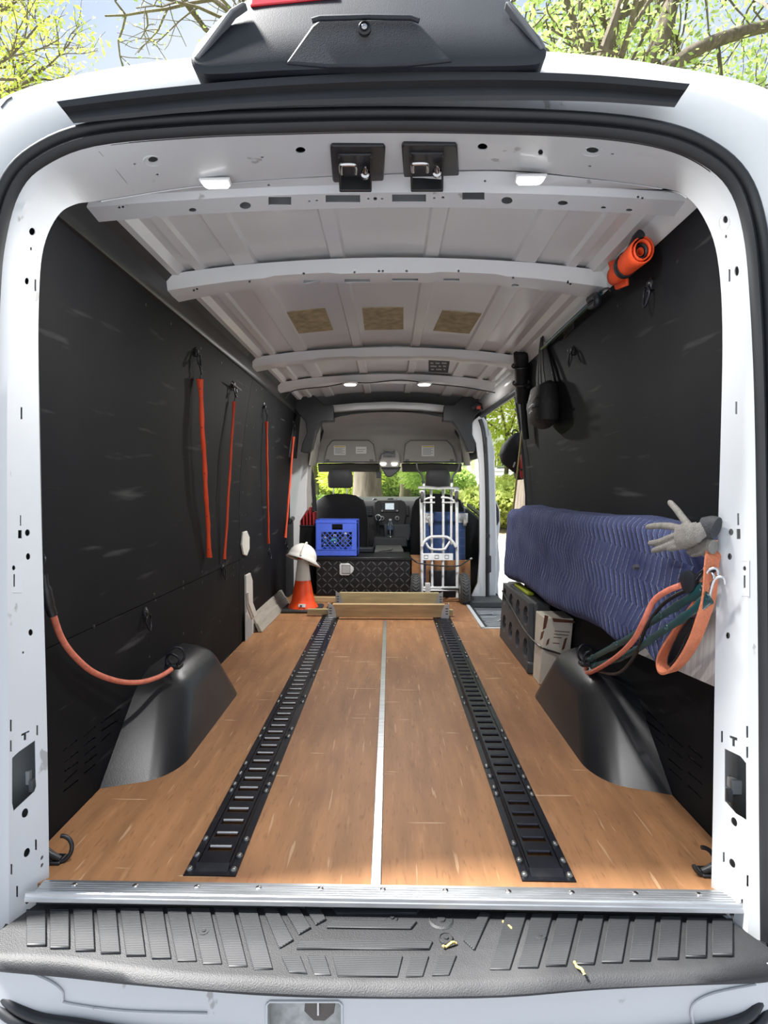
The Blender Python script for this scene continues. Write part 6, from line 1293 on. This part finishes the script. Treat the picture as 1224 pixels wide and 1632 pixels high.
def tree(base, h, r0, spread, seed, leafm, nleaf, lsize, label, trunk_h=.35, levels=4, lean=(0,0), limbs=None, group='trees around the van', nb=4):
    rn = random.Random(seed); base = Vector(base); t = thing('tree', label, 'tree', base, group); tips = []; wood = MB(); tr = MB()
    def grow(p, d, L, r, lv):
        pts = [p]; q = p.copy(); dd = d.copy(); k = 5
        for i in range(k):
            dd = (dd + Vector((rn.gauss(0,.16), rn.gauss(0,.16), rn.gauss(.02,.10)))).normalized(); q = q + dd*L/k; pts.append(q.copy())
        wood.tube(pts, [r*(1-.5*i/k) for i in range(k+1)], 7 if lv < 2 else 4)
        if lv >= 2: tips.extend([(x, L) for x in pts[1:]])
        if lv < levels:
            for j in range(nb if lv < levels-1 else nb+1):
                s_ = rn.uniform(.35, 1); pp = pts[min(k, int(s_*k))]; az = rn.uniform(0, 2*math.pi); side = dd.orthogonal(); side.rotate(Matrix.Rotation(az, 3, dd)); nd_ = (dd*rn.uniform(.5,.9) + side*rn.uniform(.5,1.0)*spread).normalized(); grow(pp, nd_, L*rn.uniform(.5,.72), r*.5, lv+1)
    top = base + Vector((lean[0], lean[1], h*trunk_h)); tp = [lerp(base - Vector((0,0,.3)), top, k/6) + Vector((rn.gauss(0,.03*r0*5), rn.gauss(0,.03*r0*5), 0))*(k > 0) for k in range(7)]
    tr.tube(tp, [r0*(1.25-.45*k/6) if k else r0*1.6 for k in range(7)], 14); tr.build('trunk', BARK, t, smooth=True)
    if limbs:
        for lp_, rr in limbs:
            pts = cat([Vector(q) for q in lp_], 4); wood.tube(pts, [rr*(1-.6*i/len(pts)) for i in range(len(pts))], 9); tips_dir = (pts[-1]-pts[-3]).normalized()
            for q in pts[3::2]:
                az = rn.uniform(0,6.28); s = tips_dir.orthogonal(); s.rotate(Matrix.Rotation(az, 3, tips_dir)); grow(q, (tips_dir*.5+s).normalized(), h*.16, rr*.3, 2)
    for j in range(nb+1):
        az = 2*math.pi*(j+rn.random()*.6)/(nb+1); grow(tp[-1], Vector((math.cos(az)*spread, math.sin(az)*spread, rn.uniform(.6,1.3))).normalized(), h*(1-trunk_h)*.5, r0*.5, 1)
    wood.build('branches', BARK, t, smooth=True)
    r = np.random.default_rng(seed); P = np.array([list(p) for p, L in tips]); LL = np.array([L for p, L in tips]); ix = r.integers(0, len(P), nleaf)
    pts = P[ix] + r.normal(size=(nleaf,3))*(LL[ix]*.28)[:,None]; leaves(pts, lsize, leafm, t, seed=seed); return t
def G(px, z): x = CAM.x + (px-621)/F*z; return Vector((x, CAM.y+z, gz(x, CAM.y+z)))
tree(G(588,15), 13, .31, .8, 3, LF1, 2500, .10, 'tree with a thick trunk straight ahead of the windscreen', trunk_h=.45)
tree(G(645,21), 11, .16, .7, 5, LF2, 2500, .12, 'slim tree ahead of the windscreen, right of the thick trunk', trunk_h=.4)
tree(G(500,24), 9, .18, .9, 8, LF1, 5000, .13, 'leafy tree ahead on the left, beyond the left seat', trunk_h=.2)
tree(G(690,32), 12, .25, .9, 9, LF2, 9000, .18, 'broad green tree far ahead on the right', trunk_h=.15)
tree(G(560,36), 12, .25, .9, 10, LF2, 9000, .18, 'broad green tree far ahead on the left', trunk_h=.15)
tree((-8.6,8.4,gz(-8.6,8.4)), 13, .2, .55, 21, LF1, 15000, .05, 'fine twigged tree rising above the roof on the left', trunk_h=.45, nb=4, levels=5)
tree((-2.4,14.5,gz(-2.4,14.5)), 19, .22, .75, 23, LF2, 1500, .05, 'nearly bare tree reaching over the roof, left of the camera housing', trunk_h=.55, nb=4, levels=4)
bR = Vector((3.0,10.5,gz(3,10.5)))
tree(bR, 15, .36, .85, 31, LF2, 24000, .055, 'big tree with heavy limbs rising above the roof on the right', trunk_h=.42, levels=4, limbs=[([bR+Vector((0,0,6.0)), bR+Vector((.8,-.2,7.6)), bR+Vector((2.0,-.4,9.4)), bR+Vector((2.4,-.4,11))], .26), ([bR+Vector((1.2,-.3,8.1)), bR+Vector((2.6,-.5,9.3)), bR+Vector((4.6,-.6,9.8)), bR+Vector((6.5,-.6,9.9))], .15)])
tree((10.5,9.5,gz(10.5,9.5)), 12, .3, .9, 41, LF2, 20000, .055, 'leafy tree above the roof at the far right', trunk_h=.4, levels=4)
tS = tree(G(806,18.5), 6.5, .07, 1.1, 43, LF1, 9000, .065, 'light green tree beyond the side door', trunk_h=.33, levels=4)
def cloud(t_, c, rx, ry, rz, n_, sz, m_, seed):
    r = np.random.default_rng(seed); d = r.normal(size=(n_,3)); d /= np.linalg.norm(d, axis=1)[:,None]; d *= (r.random(n_)**.45)[:,None]
    leaves(d*np.array([rx,ry,rz]) + np.array(c), sz, m_, t_, seed=seed)
cloud(tS, PY(818,655,16.8), 2.0, 1.3, 1.8, 5200, .07, LF1, 71)
tA = tree(G(555,19), 7, .09, .9, 61, LF1, 3000, .08, 'young light green tree ahead, just left of the thick trunk', trunk_h=.3)
cloud(tA, PY(560,762,17.4), 1.1, .8, .55, 2600, .06, LF1, 72)
tA = tree(G(676,20), 7, .09, .9, 62, LF2, 3000, .08, 'young green tree ahead, behind the hand truck', trunk_h=.3)
cloud(tA, PY(680,760,18.4), 1.0, .8, .5, 2400, .06, LF2, 73)
# hedges
def hedge(c, rx, ry, rz, label, seed, m_=LF3, n_=7000, sz=.10):
    t = thing('hedge', label, 'hedge', c, 'hedges in the yard'); r = np.random.default_rng(seed); d = r.normal(size=(n_,3)); d /= np.linalg.norm(d, axis=1)[:,None]; d *= (.72+.3*r.random(n_))[:,None]
    p = d*np.array([rx,ry,rz]) + np.array([c.x,c.y,c.z+rz*.75]); p = p[p[:,2] > c.z-.1]; leaves(p, sz, m_, t, seed=seed)
    m = MB(); rows = [[Vector((c.x + rx*.7*math.cos(b)*math.cos(a), c.y + ry*.7*math.sin(b)*math.cos(a), c.z + rz*.7 + rz*.7*math.sin(a))) for b in [2*math.pi*k/14 for k in range(14)]] for a in [-1.3,-.6,0,.6,1.3]]; m.loft(rows, True, True); m.build('inner_mass', mat('hedge_core', (.34,.42,.10), .95, var=.3), t, smooth=True)
hedge(G(812,14), 1.5, 1.0, .52, 'rounded yellow green hedge beyond the side door', 3); hedge(G(900,17), 2.4, 1.1, .6, 'long hedge beyond the side door, farther right', 4)
hedge(G(612,26), 2.0, 1.2, 1.0, 'low green hedge ahead of the windscreen', 5, LF1); hedge(G(672,24), 2.2, 1.2, .9, 'green hedge ahead of the windscreen on the right', 6, LF2); hedge(G(540,27), 2.4, 1.2, 1.0, 'green hedge ahead of the windscreen on the left', 7, LF3)
hedge(G(500,13), .9, .9, .5, 'low hedge outside the left cab window', 8, LF2)
# houses
def house(c, w_, d_, h_, label, porch=True):
    t = thing('house', label, 'house', c, 'houses beyond the yard'); SID = mat('siding_white', (.72,.72,.70), .7, var=.03)
    MB().box(c.x-w_/2, c.x+w_/2, c.y, c.y+d_, c.z-.5, c.z+h_).build('walls', SID, t)
    for k in range(int((h_)/.28)): MB().box(c.x-w_/2-.01, c.x+w_/2+.01, c.y-.02, c.y, c.z+.28*k, c.z+.28*k+.25).build('siding_board', SID, t)
    m = MB(); m.prism([(c.x-w_/2-.4, c.y-.5, c.z+h_), (c.x-w_/2-.4, c.y+d_/2, c.z+h_+d_*.32), (c.x-w_/2-.4, c.y+d_+.5, c.z+h_)], (w_+.8,0,0)); m.build('roof', mat('shingle_grey', (.16,.16,.17), .9, var=.25), t)
    for k in range(int(w_/2.2)):
        xx = c.x-w_/2+1.1+2.2*k; wn = MB().box(xx-.45, xx+.45, c.y-.06, c.y-.01, c.z+.9, c.z+2.1).build('window', mat('trim_white', (.8,.8,.78), .6), t); MB().box(xx-.38, xx+.38, c.y-.075, c.y-.055, c.z+.97, c.z+2.03).build('pane', mat('pane_dark', (.03,.04,.045), .1), wn)
    if porch:
        MB().box(c.x-w_/2, c.x+w_/2, c.y-1.8, c.y, c.z-.5, c.z+.12).build('porch_deck', mat('deck_white', (.6,.6,.58), .7), t)
        r = MB(); r.box(c.x-w_/2, c.x+w_/2, c.y-1.8, c.y-1.74, c.z+.95, c.z+1.02); r.build('porch_rail', mat('rail_grey', (.30,.33,.34), .6), t)
        for k in range(4): MB().box(c.x-w_/2, c.x+w_/2, c.y-1.79, c.y-1.76, c.z+.25+.17*k, c.z+.28+.17*k).build('rail_bar', MATS['rail_grey'], t)
        for k in range(6): 
            xx = c.x-w_/2+.1+(w_-.2)*k/5; MB().box(xx-.07, xx+.07, c.y-1.84, c.y-1.70, c.z+.12, c.z+h_-.1).build('porch_post', SID, t)
hz = G(830,26); house(Vector((hz.x+2.2, hz.y, hz.z+.35)), 8, 6, 2.9, 'white sided house with a railed porch beyond the side door')
hz = G(655,44); house(Vector((hz.x+1.5, hz.y, hz.z-.2)), 6.5, 6, 3.0, 'white house far ahead behind the trees', False)
hz = G(470,40); house(Vector((hz.x-1, hz.y, hz.z-.2)), 7, 6, 3.0, 'white house far ahead on the left behind the trees', False)
for o in bpy.data.objects:
    if '_o' in o: del o['_o']
